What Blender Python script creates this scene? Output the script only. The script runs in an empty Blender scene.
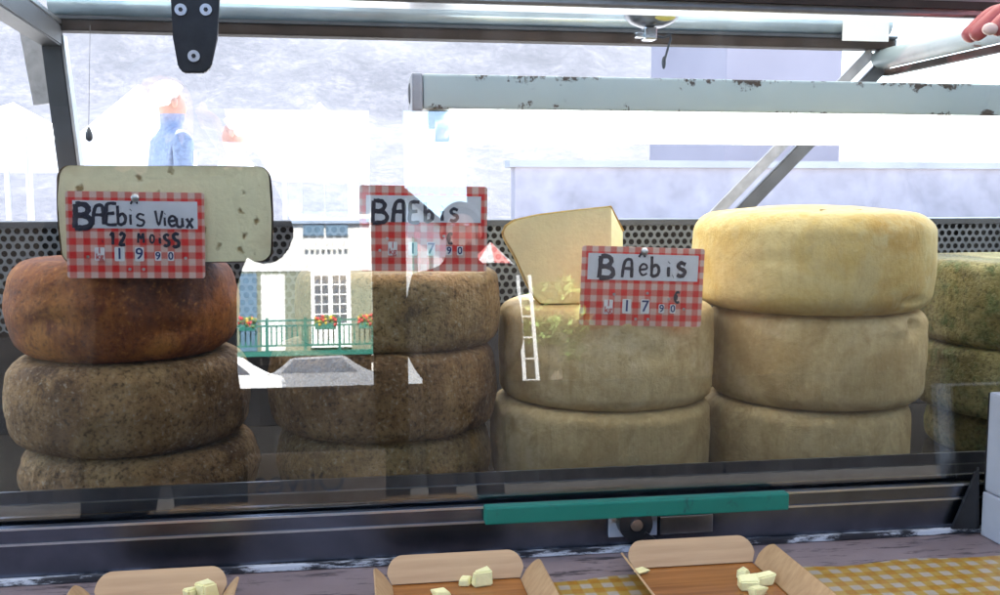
import bpy, bmesh, math, random
from mathutils import Vector, Matrix, noise
random.seed(7)
sc = bpy.context.scene
C = bpy.context.collection
PI = math.pi
R_ = math.radians

# ------------------------------------------------------------------ camera
EYE = 1.25
CAM = Vector((0, -0.95, EYE))
YAW, PITCH, F = R_(8.7), R_(5.9), 1000.0
FW = Vector((math.sin(YAW)*math.cos(PITCH), math.cos(YAW)*math.cos(PITCH), -math.sin(PITCH)))
RT = Vector((math.cos(YAW), -math.sin(YAW), 0))
UP = RT.cross(FW)
cd = bpy.data.cameras.new('camera'); cam = bpy.data.objects.new('camera', cd); C.objects.link(cam)
cam.location = CAM
cam.rotation_euler = Matrix((RT, UP, -FW)).transposed().to_euler()
cd.sensor_width = 36; cd.lens = 36*F/1000; cd.clip_start = 0.01; cd.clip_end = 3000
sc.camera = cam

def ray(px, py):
    return (FW + RT*((px-500)/F) + UP*((297.5-py)/F)).normalized()
def at(px, py, Y):
    d = ray(px, py); return CAM + d*((Y-CAM.y)/d.y)
ALPHA = R_(4.9)                       # the front pane leans back
GN = Vector((0, -math.cos(ALPHA), math.sin(ALPHA)))
ZS = EYE - 0.305                      # lip height
ZFL = ZS - .045                       # sunken shelf floor
GP = Vector((0, 0, ZS))
GU = Vector((0, math.sin(ALPHA), math.cos(ALPHA)))
def vr(px, py, Y):                    # a point of the street opposite, seen by way of the pane
    d = ray(px, py); t = (GP-CAM).dot(GN)/d.dot(GN); h = CAM + d*t
    d2 = d - GN*(2*d.dot(GN)); return h + d2*((Y-h.y)/d2.y)
def onglass(px, py, off=0.0):
    d = ray(px, py); t = (GP-CAM).dot(GN)/d.dot(GN); return CAM + d*t + GN*off

# ------------------------------------------------------------------ materials
def newmat(name):
    m = bpy.data.materials.new(name); m.use_nodes = True
    nt = m.node_tree; nt.nodes.clear()
    out = nt.nodes.new('ShaderNodeOutputMaterial')
    return m, nt, out
def N(nt, t, **kw):
    n = nt.nodes.new(t)
    for k, v in kw.items():
        if k in n.inputs: n.inputs[k].default_value = v
        else: setattr(n, k, v)
    return n
def ramp(nt, stops, src=None, interp='LINEAR'):
    r = nt.nodes.new('ShaderNodeValToRGB'); cr = r.color_ramp; cr.interpolation = interp
    while len(cr.elements) < len(stops): cr.elements.new(0.5)
    for e, (p, c) in zip(cr.elements, stops):
        e.position = p; e.color = (*c, 1) if len(c) == 3 else c
    if src: nt.links.new(src, r.inputs[0])
    return r
def mixc(nt, fac, a, b, mode='MIX'):
    m = nt.nodes.new('ShaderNodeMix'); m.data_type = 'RGBA'; m.blend_type = mode
    for s, i in ((fac, 0), (a, 6), (b, 7)):
        if hasattr(s, 'node'): nt.links.new(s, m.inputs[i])
        elif i == 0: m.inputs[0].default_value = s
        else: m.inputs[i].default_value = (*s, 1)
    return m.outputs[2]
def noise_n(nt, scale, detail=6, rough=.6, coord='Object', vec=None, dist=0):
    n = nt.nodes.new('ShaderNodeTexNoise')
    n.inputs['Scale'].default_value = scale; n.inputs['Detail'].default_value = detail
    n.inputs['Roughness'].default_value = rough; n.inputs['Distortion'].default_value = dist
    if vec is None:
        tc = nt.nodes.new('ShaderNodeTexCoord'); vec = tc.outputs[coord]
    nt.links.new(vec, n.inputs['Vector'])
    return n.outputs['Fac']
def principled(nt, out, col, rough=.6, metal=0, bump=None, bstr=.3, bdist=.002, spec=.5):
    p = nt.nodes.new('ShaderNodeBsdfPrincipled')
    if hasattr(col, 'node'): nt.links.new(col, p.inputs['Base Color'])
    else: p.inputs['Base Color'].default_value = (*col, 1)
    if hasattr(rough, 'node'): nt.links.new(rough, p.inputs['Roughness'])
    else: p.inputs['Roughness'].default_value = rough
    p.inputs['Metallic'].default_value = metal
    p.inputs['Specular IOR Level'].default_value = spec
    if bump is not None:
        b = nt.nodes.new('ShaderNodeBump'); b.inputs['Strength'].default_value = bstr; b.inputs['Distance'].default_value = bdist
        nt.links.new(bump, b.inputs['Height']); nt.links.new(b.outputs[0], p.inputs['Normal'])
    nt.links.new(p.outputs[0], out.inputs[0])
    return p
def simple(name, col, rough=.6, metal=0, var=.15, scale=20, bstr=.15, coord='Object', spec=.5):
    m, nt, out = newmat(name)
    f = noise_n(nt, scale, coord=coord)
    lo = tuple(c*(1-var) for c in col); hi = tuple(min(1, c*(1+var)) for c in col)
    r = ramp(nt, [(.3, lo), (.7, hi)], f)
    principled(nt, out, r.outputs[0], rough, metal, f, bstr, spec=spec)
    return m

def rind(name, base, dark, light, accent, speck=.5, bump=.6, grey=None):
    """cheese rind: broad stains, fine speckle, pits"""
    m, nt, out = newmat(name)
    oi = nt.nodes.new('ShaderNodeObjectInfo'); tc = nt.nodes.new('ShaderNodeTexCoord')
    mul = N(nt, 'ShaderNodeMath', operation='MULTIPLY'); mul.inputs[1].default_value = 37
    nt.links.new(oi.outputs['Random'], mul.inputs[0])
    add = N(nt, 'ShaderNodeVectorMath', operation='ADD')
    nt.links.new(tc.outputs['Object'], add.inputs[0]); nt.links.new(mul.outputs[0], add.inputs[1])
    v = add.outputs[0]
    big = noise_n(nt, 9, 5, .6, vec=v, dist=.6); med = noise_n(nt, 38, 6, .65, vec=v, dist=.4); fine = noise_n(nt, 190, 4, .7, vec=v)
    c1 = ramp(nt, [(.34, dark), (.5, base), (.66, light)], big).outputs[0]
    c2 = mixc(nt, ramp(nt, [(.48, (0, 0, 0)), (.66, (1, 1, 1))], med).outputs[0], c1, accent)
    f3 = ramp(nt, [(.36, (speck,)*3), (.48, (0, 0, 0))], fine).outputs[0]
    c3 = mixc(nt, f3, c2, tuple(c*.35 for c in dark))
    f4 = ramp(nt, [(.57, (0, 0, 0)), (.68, (speck,)*3)], fine).outputs[0]
    c4 = mixc(nt, f4, c3, tuple(min(1, c*1.5) for c in light) if grey is None else grey)
    mp = nt.nodes.new('ShaderNodeMapping'); mp.inputs['Scale'].default_value = (70, 70, 9); nt.links.new(v, mp.inputs['Vector'])
    rib = noise_n(nt, 1.3, 4, .6, vec=mp.outputs[0])
    sc2 = noise_n(nt, 17, 9, .8, vec=v, dist=2.2)
    crk = ramp(nt, [(.485, (0, 0, 0)), (.5, (.75,)*3), (.515, (0, 0, 0))], sc2).outputs[0]
    msk = ramp(nt, [(.56, (0, 0, 0)), (.66, (1, 1, 1))], noise_n(nt, 6, 3, vec=v)).outputs[0]
    cm = N(nt, 'ShaderNodeMath', operation='MULTIPLY'); nt.links.new(crk, cm.inputs[0]); nt.links.new(msk, cm.inputs[1])
    c4 = mixc(nt, cm.outputs[0], c4, tuple(c*.45 for c in dark))
    c4 = mixc(nt, ramp(nt, [(.5, (0, 0, 0)), (.75, (.35,)*3)], rib).outputs[0], c4, dark)
    h = N(nt, 'ShaderNodeMath', operation='ADD'); nt.links.new(med, h.inputs[0]); nt.links.new(fine, h.inputs[1])
    vo = N(nt, 'ShaderNodeTexVoronoi'); vo.inputs['Scale'].default_value = 55; nt.links.new(v, vo.inputs['Vector'])
    h2 = N(nt, 'ShaderNodeMath', operation='MULTIPLY_ADD'); h2.inputs[1].default_value = .6
    nt.links.new(vo.outputs['Distance'], h2.inputs[0])
    hr = N(nt, 'ShaderNodeMath', operation='SUBTRACT'); nt.links.new(h.outputs[0], hr.inputs[0]); nt.links.new(cm.outputs[0], hr.inputs[1])
    hb = N(nt, 'ShaderNodeMath', operation='ADD'); nt.links.new(hr.outputs[0], hb.inputs[0]); nt.links.new(rib, hb.inputs[1]); nt.links.new(hb.outputs[0], h2.inputs[2])
    principled(nt, out, c4, .72, 0, h2.outputs[0], bump, .004, spec=.3)
    return m

M = {}
M['orange'] = rind('orange_rind', (.25, .072, .012), (.075, .02, .007), (.38, .15, .03), (.15, .038, .01), .55, .35)
M['brown'] = rind('brown_rind', (.25, .14, .052), (.09, .045, .017), (.44, .29, .13), (.32, .19, .078), .75, .9, (.42, .36, .27))
M['grey'] = rind('grey_rind', (.26, .175, .068), (.11, .07, .026), (.42, .30, .14), (.30, .19, .07), .75, .8, (.42, .38, .27))
M['pale'] = rind('pale_rind', (.63, .480, .240), (.44, .30, .125), (.73, .59, .35), (.53, .385, .18), .14, .35)
M['yellow'] = rind('yellow_rind', (.62, .45, .155), (.50, .31, .075), (.70, .57, .27), (.60, .47, .21), .12, .35)
M['mould'] = rind('mouldy_rind', (.26, .22, .08), (.10, .085, .035), (.42, .38, .18), (.15, .19, .075), .6, 1., (.40, .36, .22))

def paste(name, col, holes):
    m, nt, out = newmat(name)
    tc = nt.nodes.new('ShaderNodeTexCoord')
    big = noise_n(nt, 12, 5); fine = noise_n(nt, 160, 4)
    c = ramp(nt, [(.3, tuple(x*.86 for x in col)), (.7, tuple(min(1, x*1.06) for x in col))], big).outputs[0]
    c = mixc(nt, ramp(nt, [(.35, (.3,)*3), (.6, (0, 0, 0))], fine).outputs[0], c, tuple(x*.8 for x in col))
    h = fine
    if holes:
        vo = N(nt, 'ShaderNodeTexVoronoi', feature='F1'); vo.inputs['Scale'].default_value = 70
        mp = nt.nodes.new('ShaderNodeMapping'); mp.inputs['Scale'].default_value = (1, 1, .75)
        nz = nt.nodes.new('ShaderNodeTexNoise'); nz.inputs['Scale'].default_value = 90
        nt.links.new(tc.outputs['Object'], nz.inputs['Vector'])
        mx = N(nt, 'ShaderNodeMix', data_type='VECTOR'); mx.inputs[0].default_value = .012
        nt.links.new(tc.outputs['Object'], mx.inputs[4]); nt.links.new(nz.outputs['Color'], mx.inputs[5])
        nt.links.new(mx.outputs[1], mp.inputs['Vector']); nt.links.new(mp.outputs[0], vo.inputs['Vector'])
        sel = N(nt, 'ShaderNodeSeparateColor'); nt.links.new(vo.outputs['Color'], sel.inputs[0])
        keep = N(nt, 'ShaderNodeMath', operation='GREATER_THAN'); keep.inputs[1].default_value = .45
        nt.links.new(sel.outputs[0], keep.inputs[0])
        hole = ramp(nt, [(.14, (1, 1, 1)), (.30, (0, 0, 0))], vo.outputs['Distance']).outputs[0]
        mm = N(nt, 'ShaderNodeMath', operation='MULTIPLY'); nt.links.new(hole, mm.inputs[0]); nt.links.new(keep.outputs[0], mm.inputs[1])
        c = mixc(nt, mm.outputs[0], c, (.30, .21, .085))
        sz = nt.nodes.new('ShaderNodeSeparateXYZ'); nt.links.new(tc.outputs['Object'], sz.inputs[0])
        za = N(nt, 'ShaderNodeMath', operation='MULTIPLY_ADD'); za.inputs[1].default_value = 8; nt.links.new(sz.outputs[2], za.inputs[0]); nt.links.new(big, za.inputs[2])
        xa = N(nt, 'ShaderNodeMath', operation='ABSOLUTE'); nt.links.new(sz.outputs[0], xa.inputs[0])
        xm = N(nt, 'ShaderNodeMath', operation='MULTIPLY_ADD'); xm.inputs[1].default_value = 8; nt.links.new(xa.outputs[0], xm.inputs[0]); nt.links.new(big, xm.inputs[2])
        mr = N(nt, 'ShaderNodeMapRange'); mr.inputs[1].default_value = 1.22; mr.inputs[2].default_value = 1.52; mr.inputs[4].default_value = .6; nt.links.new(za.outputs[0], mr.inputs[0])
        c = mixc(nt, mr.outputs[0], c, (.46, .34, .17))
        mr2 = N(nt, 'ShaderNodeMapRange'); mr2.inputs[1].default_value = 1.22; mr2.inputs[2].default_value = 1.5; mr2.inputs[4].default_value = .6; nt.links.new(xm.outputs[0], mr2.inputs[0])
        c = mixc(nt, mr2.outputs[0], c, (.50, .37, .19))
        hh = N(nt, 'ShaderNodeMath', operation='SUBTRACT'); nt.links.new(fine, hh.inputs[0]); nt.links.new(mm.outputs[0], hh.inputs[1]); h = hh.outputs[0]
    principled(nt, out, c, .5, 0, h, .35, .003, spec=.4)
    return m
M['paste_old'] = paste('aged_cheese_paste', (.93, .86, .55), True)
M['paste_young'] = paste('young_cheese_paste', (.90, .85, .46), False)

M['lip'] = simple('lip_steel', (.34, .36, .42), .3, 1, .3, 14)
M['steel'] = simple('brushed_steel', (.42, .44, .47), .28, 1, .12, 60)
M['dark_steel'] = simple('dark_steel', (.13, .15, .20), .27, 1, .2, 30, .05)
M['deck'] = simple('shelf_steel', (.09, .085, .08), .16, .6, .25, 12, .05)
M['chrome'] = simple('chrome', (.72, .76, .80), .16, 1, .08, 14, .2)
M['satin'] = simple('satin_blue_tube', (.52, .62, .70), .22, .35, .25, 9)
M['alu'] = simple('aluminium', (.62, .64, .66), .32, 1, .1, 40)
M['slate'] = simple('slate_paint', (.05, .055, .065), .45, 0, .2, 30)
M['black'] = simple('black_plastic', (.014, .014, .016), .3, 0, .3, 40)
M['blackmetal'] = simple('black_coated_metal', (.02, .022, .026), .32, .3, .3, 60)
M['brownedge'] = simple('brown_rail_paint', (.04, .028, .024), .6, 0, .3, 25, spec=.2)
m, nt, out = newmat('teal_plastic')
f = noise_n(nt, 30, 8, .75, dist=1.); g = noise_n(nt, 6, 4)
c = mixc(nt, ramp(nt, [(.58, (0, 0, 0)), (.68, (.8,)*3)], f).outputs[0], ramp(nt, [(.3, (.004, .135, .10)), (.7, (.006, .18, .135))], g).outputs[0], (.01, .06, .055))
principled(nt, out, c, .4, 0, f, .15); M['teal'] = m
M['grey_strip'] = simple('grey_strip', (.30, .30, .32), .5, 0, .2, 60)
M['white'] = simple('white_paint', (.78, .78, .77), .5, 0, .05, 8)
M['whitebox'] = simple('white_box_plastic', (.36, .375, .43), .45, 0, .06, 20)
M['paper'] = simple('white_paper', (.80, .80, .80), .8, 0, .03, 20)
M['screw'] = simple('zinc_screw', (.62, .64, .66), .3, 1, .1, 200)
M['painted_dark'] = simple('painted_cavity_dark', (.012, .012, .014), .8)  # near-black paint for the darkness behind the perforated sheet
M['perf'] = simple('perforated_sheet', (.20, .22, .245), .42, .7, .15, 60)
M['ink'] = simple('marker_ink', (.012, .014, .035), .5, 0, .2, 300)
M['inkblue'] = simple('tab_digit_ink', (.02, .04, .16), .6)
M['red_ink'] = simple('red_tab_ink', (.55, .03, .03), .6)
M['skin'] = simple('skin', (.52, .28, .20), .5, 0, .1, 60)
M['skin_red'] = simple('reddened_skin', (.42, .10, .10), .45, 0, .15, 80)
M['nail'] = simple('finger_nail', (.70, .50, .45), .25)
M['navy'] = simple('glare_paled_navy', (.24, .28, .38), .85, 0, .25, 40)  # navy lightened, glare on the passers-by is put into the colour
M['white_cloth'] = simple('white_cloth', (.75, .75, .76), .85, 0, .06, 30)
M['dark_cloth'] = simple('dark_cloth', (.014, .012, .012), 1, 0, .3, 30, spec=0)
M['hair_white'] = simple('white_hair', (.70, .68, .64), .6, 0, .12, 120)
M['hair_dark'] = simple('dark_hair', (.03, .02, .015), .5, 0, .3, 120)
M['tyre'] = simple('tyre_rubber', (.02, .02, .02), .8)
M['scale_yellow'] = simple('yellow_enamel', (.60, .52, .12), .35)
M['dish'] = simple('tinned_dish', (.16, .17, .20), .3, .7, .2, 40)

# enamel lamp housing with chips of rust
m, nt, out = newmat('chipped_enamel')
f1 = noise_n(nt, 26, 8, .75); f2 = noise_n(nt, 4, 4)
tc = nt.nodes.new('ShaderNodeTexCoord'); sx = nt.nodes.new('ShaderNodeSeparateXYZ'); nt.links.new(tc.outputs['Object'], sx.inputs[0])
ab = N(nt, 'ShaderNodeMath', operation='ABSOLUTE'); nt.links.new(sx.outputs[2], ab.inputs[0])
ed = N(nt, 'ShaderNodeMath', operation='MULTIPLY_ADD'); ed.inputs[1].default_value = 9.0
nt.links.new(ab.outputs[0], ed.inputs[0]); nt.links.new(f1, ed.inputs[2])
ch = ramp(nt, [(.70, (0, 0, 0)), (.735, (1, 1, 1))], ed.outputs[0]).outputs[0]
base = ramp(nt, [(.3, (.40, .50, .53)), (.7, (.50, .59, .61))], f2).outputs[0]
principled(nt, out, mixc(nt, ch, base, (.06, .04, .028)), .4, 0, ch, -.3)
M['enamel'] = m

# lit tube
m, nt, out = newmat('lit_tube')
e = N(nt, 'ShaderNodeEmission'); e.inputs['Color'].default_value = (1, .98, .97, 1); e.inputs['Strength'].default_value = 1.9
nt.links.new(e.outputs[0], out.inputs[0]); M['tube'] = m

# glass pane: clear with mirror reflection and grease smears
def glass(name, refl, dirt, tint=(.97, .985, .98)):
    m, nt, out = newmat(name)
    tr = N(nt, 'ShaderNodeBsdfTransparent'); tr.inputs[0].default_value = (*tint, 1)
    gl = N(nt, 'ShaderNodeBsdfGlossy'); gl.inputs['Roughness'].default_value = 0; gl.inputs[0].default_value = (1, 1, 1, 1)
    lw = N(nt, 'ShaderNodeFresnel'); lw.inputs['IOR'].default_value = 1.5
    mx = N(nt, 'ShaderNodeMath', operation='ADD'); mx.inputs[1].default_value = refl; nt.links.new(lw.outputs[0], mx.inputs[0])
    s = N(nt, 'ShaderNodeMixShader'); nt.links.new(mx.outputs[0], s.inputs[0]); nt.links.new(tr.outputs[0], s.inputs[1]); nt.links.new(gl.outputs[0], s.inputs[2])
    last = s
    if dirt > 0:
        tc = nt.nodes.new('ShaderNodeTexCoord'); mp = nt.nodes.new('ShaderNodeMapping'); mp.inputs['Scale'].default_value = (9, 1, 2.2)
        nt.links.new(tc.outputs['Object'], mp.inputs['Vector'])
        a = noise_n(nt, 3, 7, .7, vec=mp.outputs[0]); b = noise_n(nt, 160, 3, .6)
        ra = ramp(nt, [(.45, (0, 0, 0)), (.75, (1, 1, 1))], a).outputs[0]; rb = ramp(nt, [(.68, (0, 0, 0)), (.78, (1, 1, 1))], b).outputs[0]
        ad = N(nt, 'ShaderNodeMath', operation='MULTIPLY_ADD'); ad.inputs[1].default_value = .8; nt.links.new(rb, ad.inputs[0]); nt.links.new(ra, ad.inputs[2])
        mp2 = nt.nodes.new('ShaderNodeMapping'); mp2.inputs['Scale'].default_value = (38, 1, .9); nt.links.new(tc.outputs['Object'], mp2.inputs['Vector'])
        st = ramp(nt, [(.62, (0, 0, 0)), (.74, (1.6,)*3)], noise_n(nt, 1.5, 6, .7, vec=mp2.outputs[0])).outputs[0]
        ad2 = N(nt, 'ShaderNodeMath', operation='ADD'); nt.links.new(ad.outputs[0], ad2.inputs[0]); nt.links.new(st, ad2.inputs[1]); ad = ad2
        sc_ = N(nt, 'ShaderNodeMath', operation='MULTIPLY_ADD'); sc_.inputs[1].default_value = dirt; sc_.inputs[2].default_value = dirt*.06; nt.links.new(ad.outputs[0], sc_.inputs[0])
        di = N(nt, 'ShaderNodeBsdfTranslucent'); di.inputs[0].default_value = (.8, .82, .86, 1)
        s2 = N(nt, 'ShaderNodeMixShader'); nt.links.new(sc_.outputs[0], s2.inputs[0]); nt.links.new(s.outputs[0], s2.inputs[1]); nt.links.new(di.outputs[0], s2.inputs[2]); last = s2
    nt.links.new(last.outputs[0], out.inputs[0])
    return m
M['pane'] = glass('front_pane_glass', .062, .016)
M['winglass'] = simple('window_glass', (.10, .12, .15), .05, 0, .3, 3)

# gingham: two crossing bands
def gingham(name, size, full, half, white, rough=.35, axes=(0, 2), off=(0, 0), dirt=None):
    m, nt, out = newmat(name)
    tc = nt.nodes.new('ShaderNodeTexCoord'); sp = nt.nodes.new('ShaderNodeSeparateXYZ'); nt.links.new(tc.outputs['Object'], sp.inputs[0])
    bands = []
    for ax, o in zip(axes, off):
        a = N(nt, 'ShaderNodeMath', operation='MULTIPLY_ADD'); a.inputs[1].default_value = 1/size; a.inputs[2].default_value = 100+o; nt.links.new(sp.outputs[ax], a.inputs[0])
        fr = N(nt, 'ShaderNodeMath', operation='FRACT'); nt.links.new(a.outputs[0], fr.inputs[0])
        tri = N(nt, 'ShaderNodeMath', operation='PINGPONG'); tri.inputs[1].default_value = .5; nt.links.new(fr.outputs[0], tri.inputs[0])
        bands.append(ramp(nt, [(.21, (0, 0, 0)), (.29, (1, 1, 1))], tri.outputs[0]).outputs[0])
    c = mixc(nt, bands[0], mixc(nt, bands[1], white, half), mixc(nt, bands[1], half, full))
    f = noise_n(nt, 60, 4)
    c = mixc(nt, .04, c, ramp(nt, [(.3, (.2, .15, .12)), (.7, (1, .95, .9))], f).outputs[0])
    if dirt:
        g = noise_n(nt, 22, 8, .7)
        yv = N(nt, 'ShaderNodeMath', operation='MULTIPLY_ADD'); yv.inputs[1].default_value = dirt[1]; yv.inputs[2].default_value = dirt[2]; nt.links.new(sp.outputs[1], yv.inputs[0])
        gg = N(nt, 'ShaderNodeMath', operation='ADD'); nt.links.new(g, gg.inputs[0]); nt.links.new(yv.outputs[0], gg.inputs[1])
        c = mixc(nt, ramp(nt, [(.6, (0, 0, 0)), (.72, (.85,)*3)], gg.outputs[0]).outputs[0], c, dirt[0])
    principled(nt, out, c, rough, 0, None, spec=.25)
    return m
M['redcheck'] = gingham('red_gingham_card', .0138, (.74, .012, .010), (.70, .19, .15), (.74, .50, .43))
M['yellowcheck'] = gingham('yellow_gingham_oilcloth', .020, (.32, .15, .004), (.35, .22, .035), (.34, .30, .25), .3, (0, 1), dirt=((.035, .024, .02), 5.5, -.04))
M['strip'] = simple('card_writing_strip', (.68, .69, .74), .3, 0, .06, 60)

# grimy white ledge
m, nt, out = newmat('grimy_ledge')
g = noise_n(nt, 24, 8, .75, dist=.5); g2 = noise_n(nt, 6, 4)
tc = nt.nodes.new('ShaderNodeTexCoord'); mp = nt.nodes.new('ShaderNodeMapping'); mp.inputs['Scale'].default_value = (7, 45, 1); nt.links.new(tc.outputs['Object'], mp.inputs[0])
g3 = noise_n(nt, 1.6, 8, .75, vec=mp.outputs[0])
c = ramp(nt, [(.3, (.16, .12, .125)), (.7, (.25, .20, .21))], g2).outputs[0]
c = mixc(nt, ramp(nt, [(.54, (0, 0, 0)), (.6, (.9,)*3)], g3).outputs[0], c, (.03, .024, .028))
c = mixc(nt, ramp(nt, [(.6, (0, 0, 0)), (.7, (.7,)*3)], g).outputs[0], c, (.09, .06, .05))
principled(nt, out, c, .5, 0, g, .2); M['ledge'] = m
m, nt, out = newmat('chipped_white_trim')
tc = nt.nodes.new('ShaderNodeTexCoord'); mp = nt.nodes.new('ShaderNodeMapping'); mp.inputs['Scale'].default_value = (16, 90, 60); nt.links.new(tc.outputs['Object'], mp.inputs[0])
g3 = noise_n(nt, 1.2, 8, .75, vec=mp.outputs[0])
principled(nt, out, ramp(nt, [(.45, (.55, .57, .62)), (.53, (.02, .02, .026))], g3).outputs[0], .5); M['trim'] = m

# veneer for the tasting trays
def veneer(name, a, b, rough):
    m, nt, out = newmat(name)
    tc = nt.nodes.new('ShaderNodeTexCoord'); mp = nt.nodes.new('ShaderNodeMapping'); mp.inputs['Scale'].default_value = (2.5, 60, 30); nt.links.new(tc.outputs['Object'], mp.inputs[0])
    g = noise_n(nt, 3, 6, .6, vec=mp.outputs[0], dist=.3)
    principled(nt, out, ramp(nt, [(.3, a), (.7, b)], g).outputs[0], rough, 0, g, .1)
    return m
M['veneer'] = veneer('poplar_veneer', (.35, .21, .105), (.46, .30, .16), .5)
M['veneer_oily'] = veneer('oily_poplar_veneer', (.20, .072, .016), (.34, .135, .034), .25)

# street materials
M['asphalt'] = simple('asphalt', (.040, .038, .036), .95, 0, .3, 1.5, .3, spec=.05)
M['wall_white'] = simple('white_render', (.72, .71, .67), .85, 0, .06, .8)
M['wall_green'] = simple('grey_green_render', (.20, .22, .16), .85, 0, .12, 1.2)
M['shutter'] = simple('blue_shutter', (.10, .18, .26), .5, 0, .1, 3)
M['rail_green'] = simple('green_railing', (.02, .16, .12), .45, 0, .1, 4)
M['roof_tile'] = simple('dark_roof', (.10, .075, .065), .8, 0, .25, 4)
M['wood_dark'] = simple('dark_timber', (.040, .026, .016), .9, 0, .35, 3, spec=.05)
M['car_silver'] = simple('silver_car_paint', (.45, .47, .50), .25, .5, .05, 2)
M['flower_red'] = simple('red_petals', (.60, .05, .06), .6)
M['flower_yellow'] = simple('yellow_petals', (.65, .45, .06), .6)
M['leaf'] = simple('leaf_green', (.055, .095, .03), .6, 0, .4, 2)
M['leaf_light'] = simple('light_leaf_green', (.12, .20, .05), .6, 0, .4, 2)
M['bark'] = simple('bark', (.09, .07, .05), .9, 0, .3, 10)
m, nt, out = newmat('canopy_canvas')
di = N(nt, 'ShaderNodeBsdfDiffuse'); di.inputs[0].default_value = (.6, .58, .55, 1); tl = N(nt, 'ShaderNodeBsdfTranslucent'); tl.inputs[0].default_value = (.62, .58, .50, 1)
mx = N(nt, 'ShaderNodeMixShader'); mx.inputs[0].default_value = .55; nt.links.new(di.outputs[0], mx.inputs[1]); nt.links.new(tl.outputs[0], mx.inputs[2]); nt.links.new(mx.outputs[0], out.inputs[0]); M['tarp'] = m
M['tent'] = simple('white_tent_cloth', (.80, .80, .82), .8, 0, .03, 1)
M['tent_blue'] = simple('blue_grey_cloth', (.30, .38, .50), .8, 0, .1, 1)
M['lilac_wall'] = simple('lilac_grey_render', (.46, .39, .42), .9, 0, .08, .5)
M['stamp'] = simple('stamp_brown', (.16, .11, .045), .8)
M['ladder'] = simple('dimmed_ladder_white', (.34, .34, .33), .8)  # white greyed down so the mirrored ladder and parasol look fainter
M['pale_red'] = simple('dimmed_red_cloth', (.34, .10, .09), .9)  # red dimmed so the mirrored parasol looks fainter
M['setts'] = simple('dark_setts', (.040, .035, .030), .95, 0, .25, 3, spec=.05)
M['stone'] = simple('pale_stone', (.36, .33, .36), .9, 0, .2, 2)
M['paving'] = simple('pale_paving', (.40, .39, .39), .9, 0, .12, 1)
M['backdrop_black'] = simple('backdrop_black_timber', (.014, .011, .009), .95, 0, .35, 3, spec=0)  # near-black so the added barn and shed cast no veil
M['awning'] = simple('dark_awning_cloth', (.02, .03, .027), 1, 0, .2, 3, spec=0)
M['blocker_black'] = simple('blocker_black', (.010, .009, .009), 1, 0, .3, 6, spec=0)
M['board'] = simple('brown_board', (.20, .13, .08), .7, 0, .2, 6)
m, nt, out = newmat('scrubby_hillside')
a = noise_n(nt, .35, 10, .8, dist=.2); b = noise_n(nt, 2.2, 5, .8)
c = ramp(nt, [(.36, (.048, .052, .07)), (.5, (.082, .083, .104)), (.64, (.135, .128, .15))], a).outputs[0]
c = mixc(nt, ramp(nt, [(.42, (.55,)*3), (.56, (0, 0, 0))], b).outputs[0], c, (.042, .046, .066))
principled(nt, out, c, .95, 0, b, .25, .3); M['hill'] = m

# ------------------------------------------------------------------ mesh helpers
def BM(): return bmesh.new()
def link(name, bm, mat, parent=None, loc=None, smooth=False, local=False):
    """mesh object; vertices come in world space and are moved to the object's own origin"""
    me = bpy.data.meshes.new(name)
    bmesh.ops.recalc_face_normals(bm, faces=bm.faces)
    o = bpy.data.objects.new(name, me); C.objects.link(o)
    org = Vector(loc) if loc is not None else None
    if not local:
        if org is None:
            xs = [v.co for v in bm.verts]
            lo = Vector([min(c[i] for c in xs) for i in range(3)]); hi = Vector([max(c[i] for c in xs) for i in range(3)])
            org = (lo+hi)/2; 
            if parent is None: org.z = lo.z
        for v in bm.verts: v.co -= org
    bm.to_mesh(me); bm.free()
    if isinstance(mat, (list, tuple)):
        for x in mat: me.materials.append(x)
    else: me.materials.append(mat)
    if smooth:
        for p in me.polygons: p.use_smooth = True
    o.location = org if org is not None else (0, 0, 0)
    if parent is not None:
        o.parent = parent
        pw = Vector((0, 0, 0)); q = parent
        while q is not None: pw += q.location; q = q.parent
        if not local: o.location = org - pw
    return o
def tag(o, label=None, cat=None, group=None, kind=None):
    if label: o['label'] = label
    if cat: o['category'] = cat
    if group: o['group'] = group
    if kind: o['kind'] = kind
    return o
def thing(name, label, cat, loc, group=None):
    o = bpy.data.objects.new(name, None); C.objects.link(o); o.location = loc; o.empty_display_size = .05
    return tag(o, label, cat, group)
def box(bm, a, b, mi=0, bev=0):
    a = Vector(a); b = Vector(b)
    lo = Vector([min(a[i], b[i]) for i in range(3)]); hi = Vector([max(a[i], b[i]) for i in range(3)])
    vs = [bm.verts.new((x, y, z)) for x in (lo.x, hi.x) for y in (lo.y, hi.y) for z in (lo.z, hi.z)]
    fs = [bm.faces.new([vs[i] for i in q]) for q in ((0, 1, 3, 2), (4, 6, 7, 5), (0, 4, 5, 1), (2, 3, 7, 6), (0, 2, 6, 4), (1, 5, 7, 3))]
    for f in fs: f.material_index = mi
    if bev:
        es = list({e for f in fs for e in f.edges})
        bmesh.ops.bevel(bm, geom=es, offset=bev, segments=2, affect='EDGES', profile=.6)
    return vs
def frame(d, up=Vector((0, 0, 1))):
    d = d.normalized()
    if abs(d.dot(up)) > .98: up = Vector((0, 1, 0))
    s = d.cross(up).normalized(); return s, s.cross(d).normalized()
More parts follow.
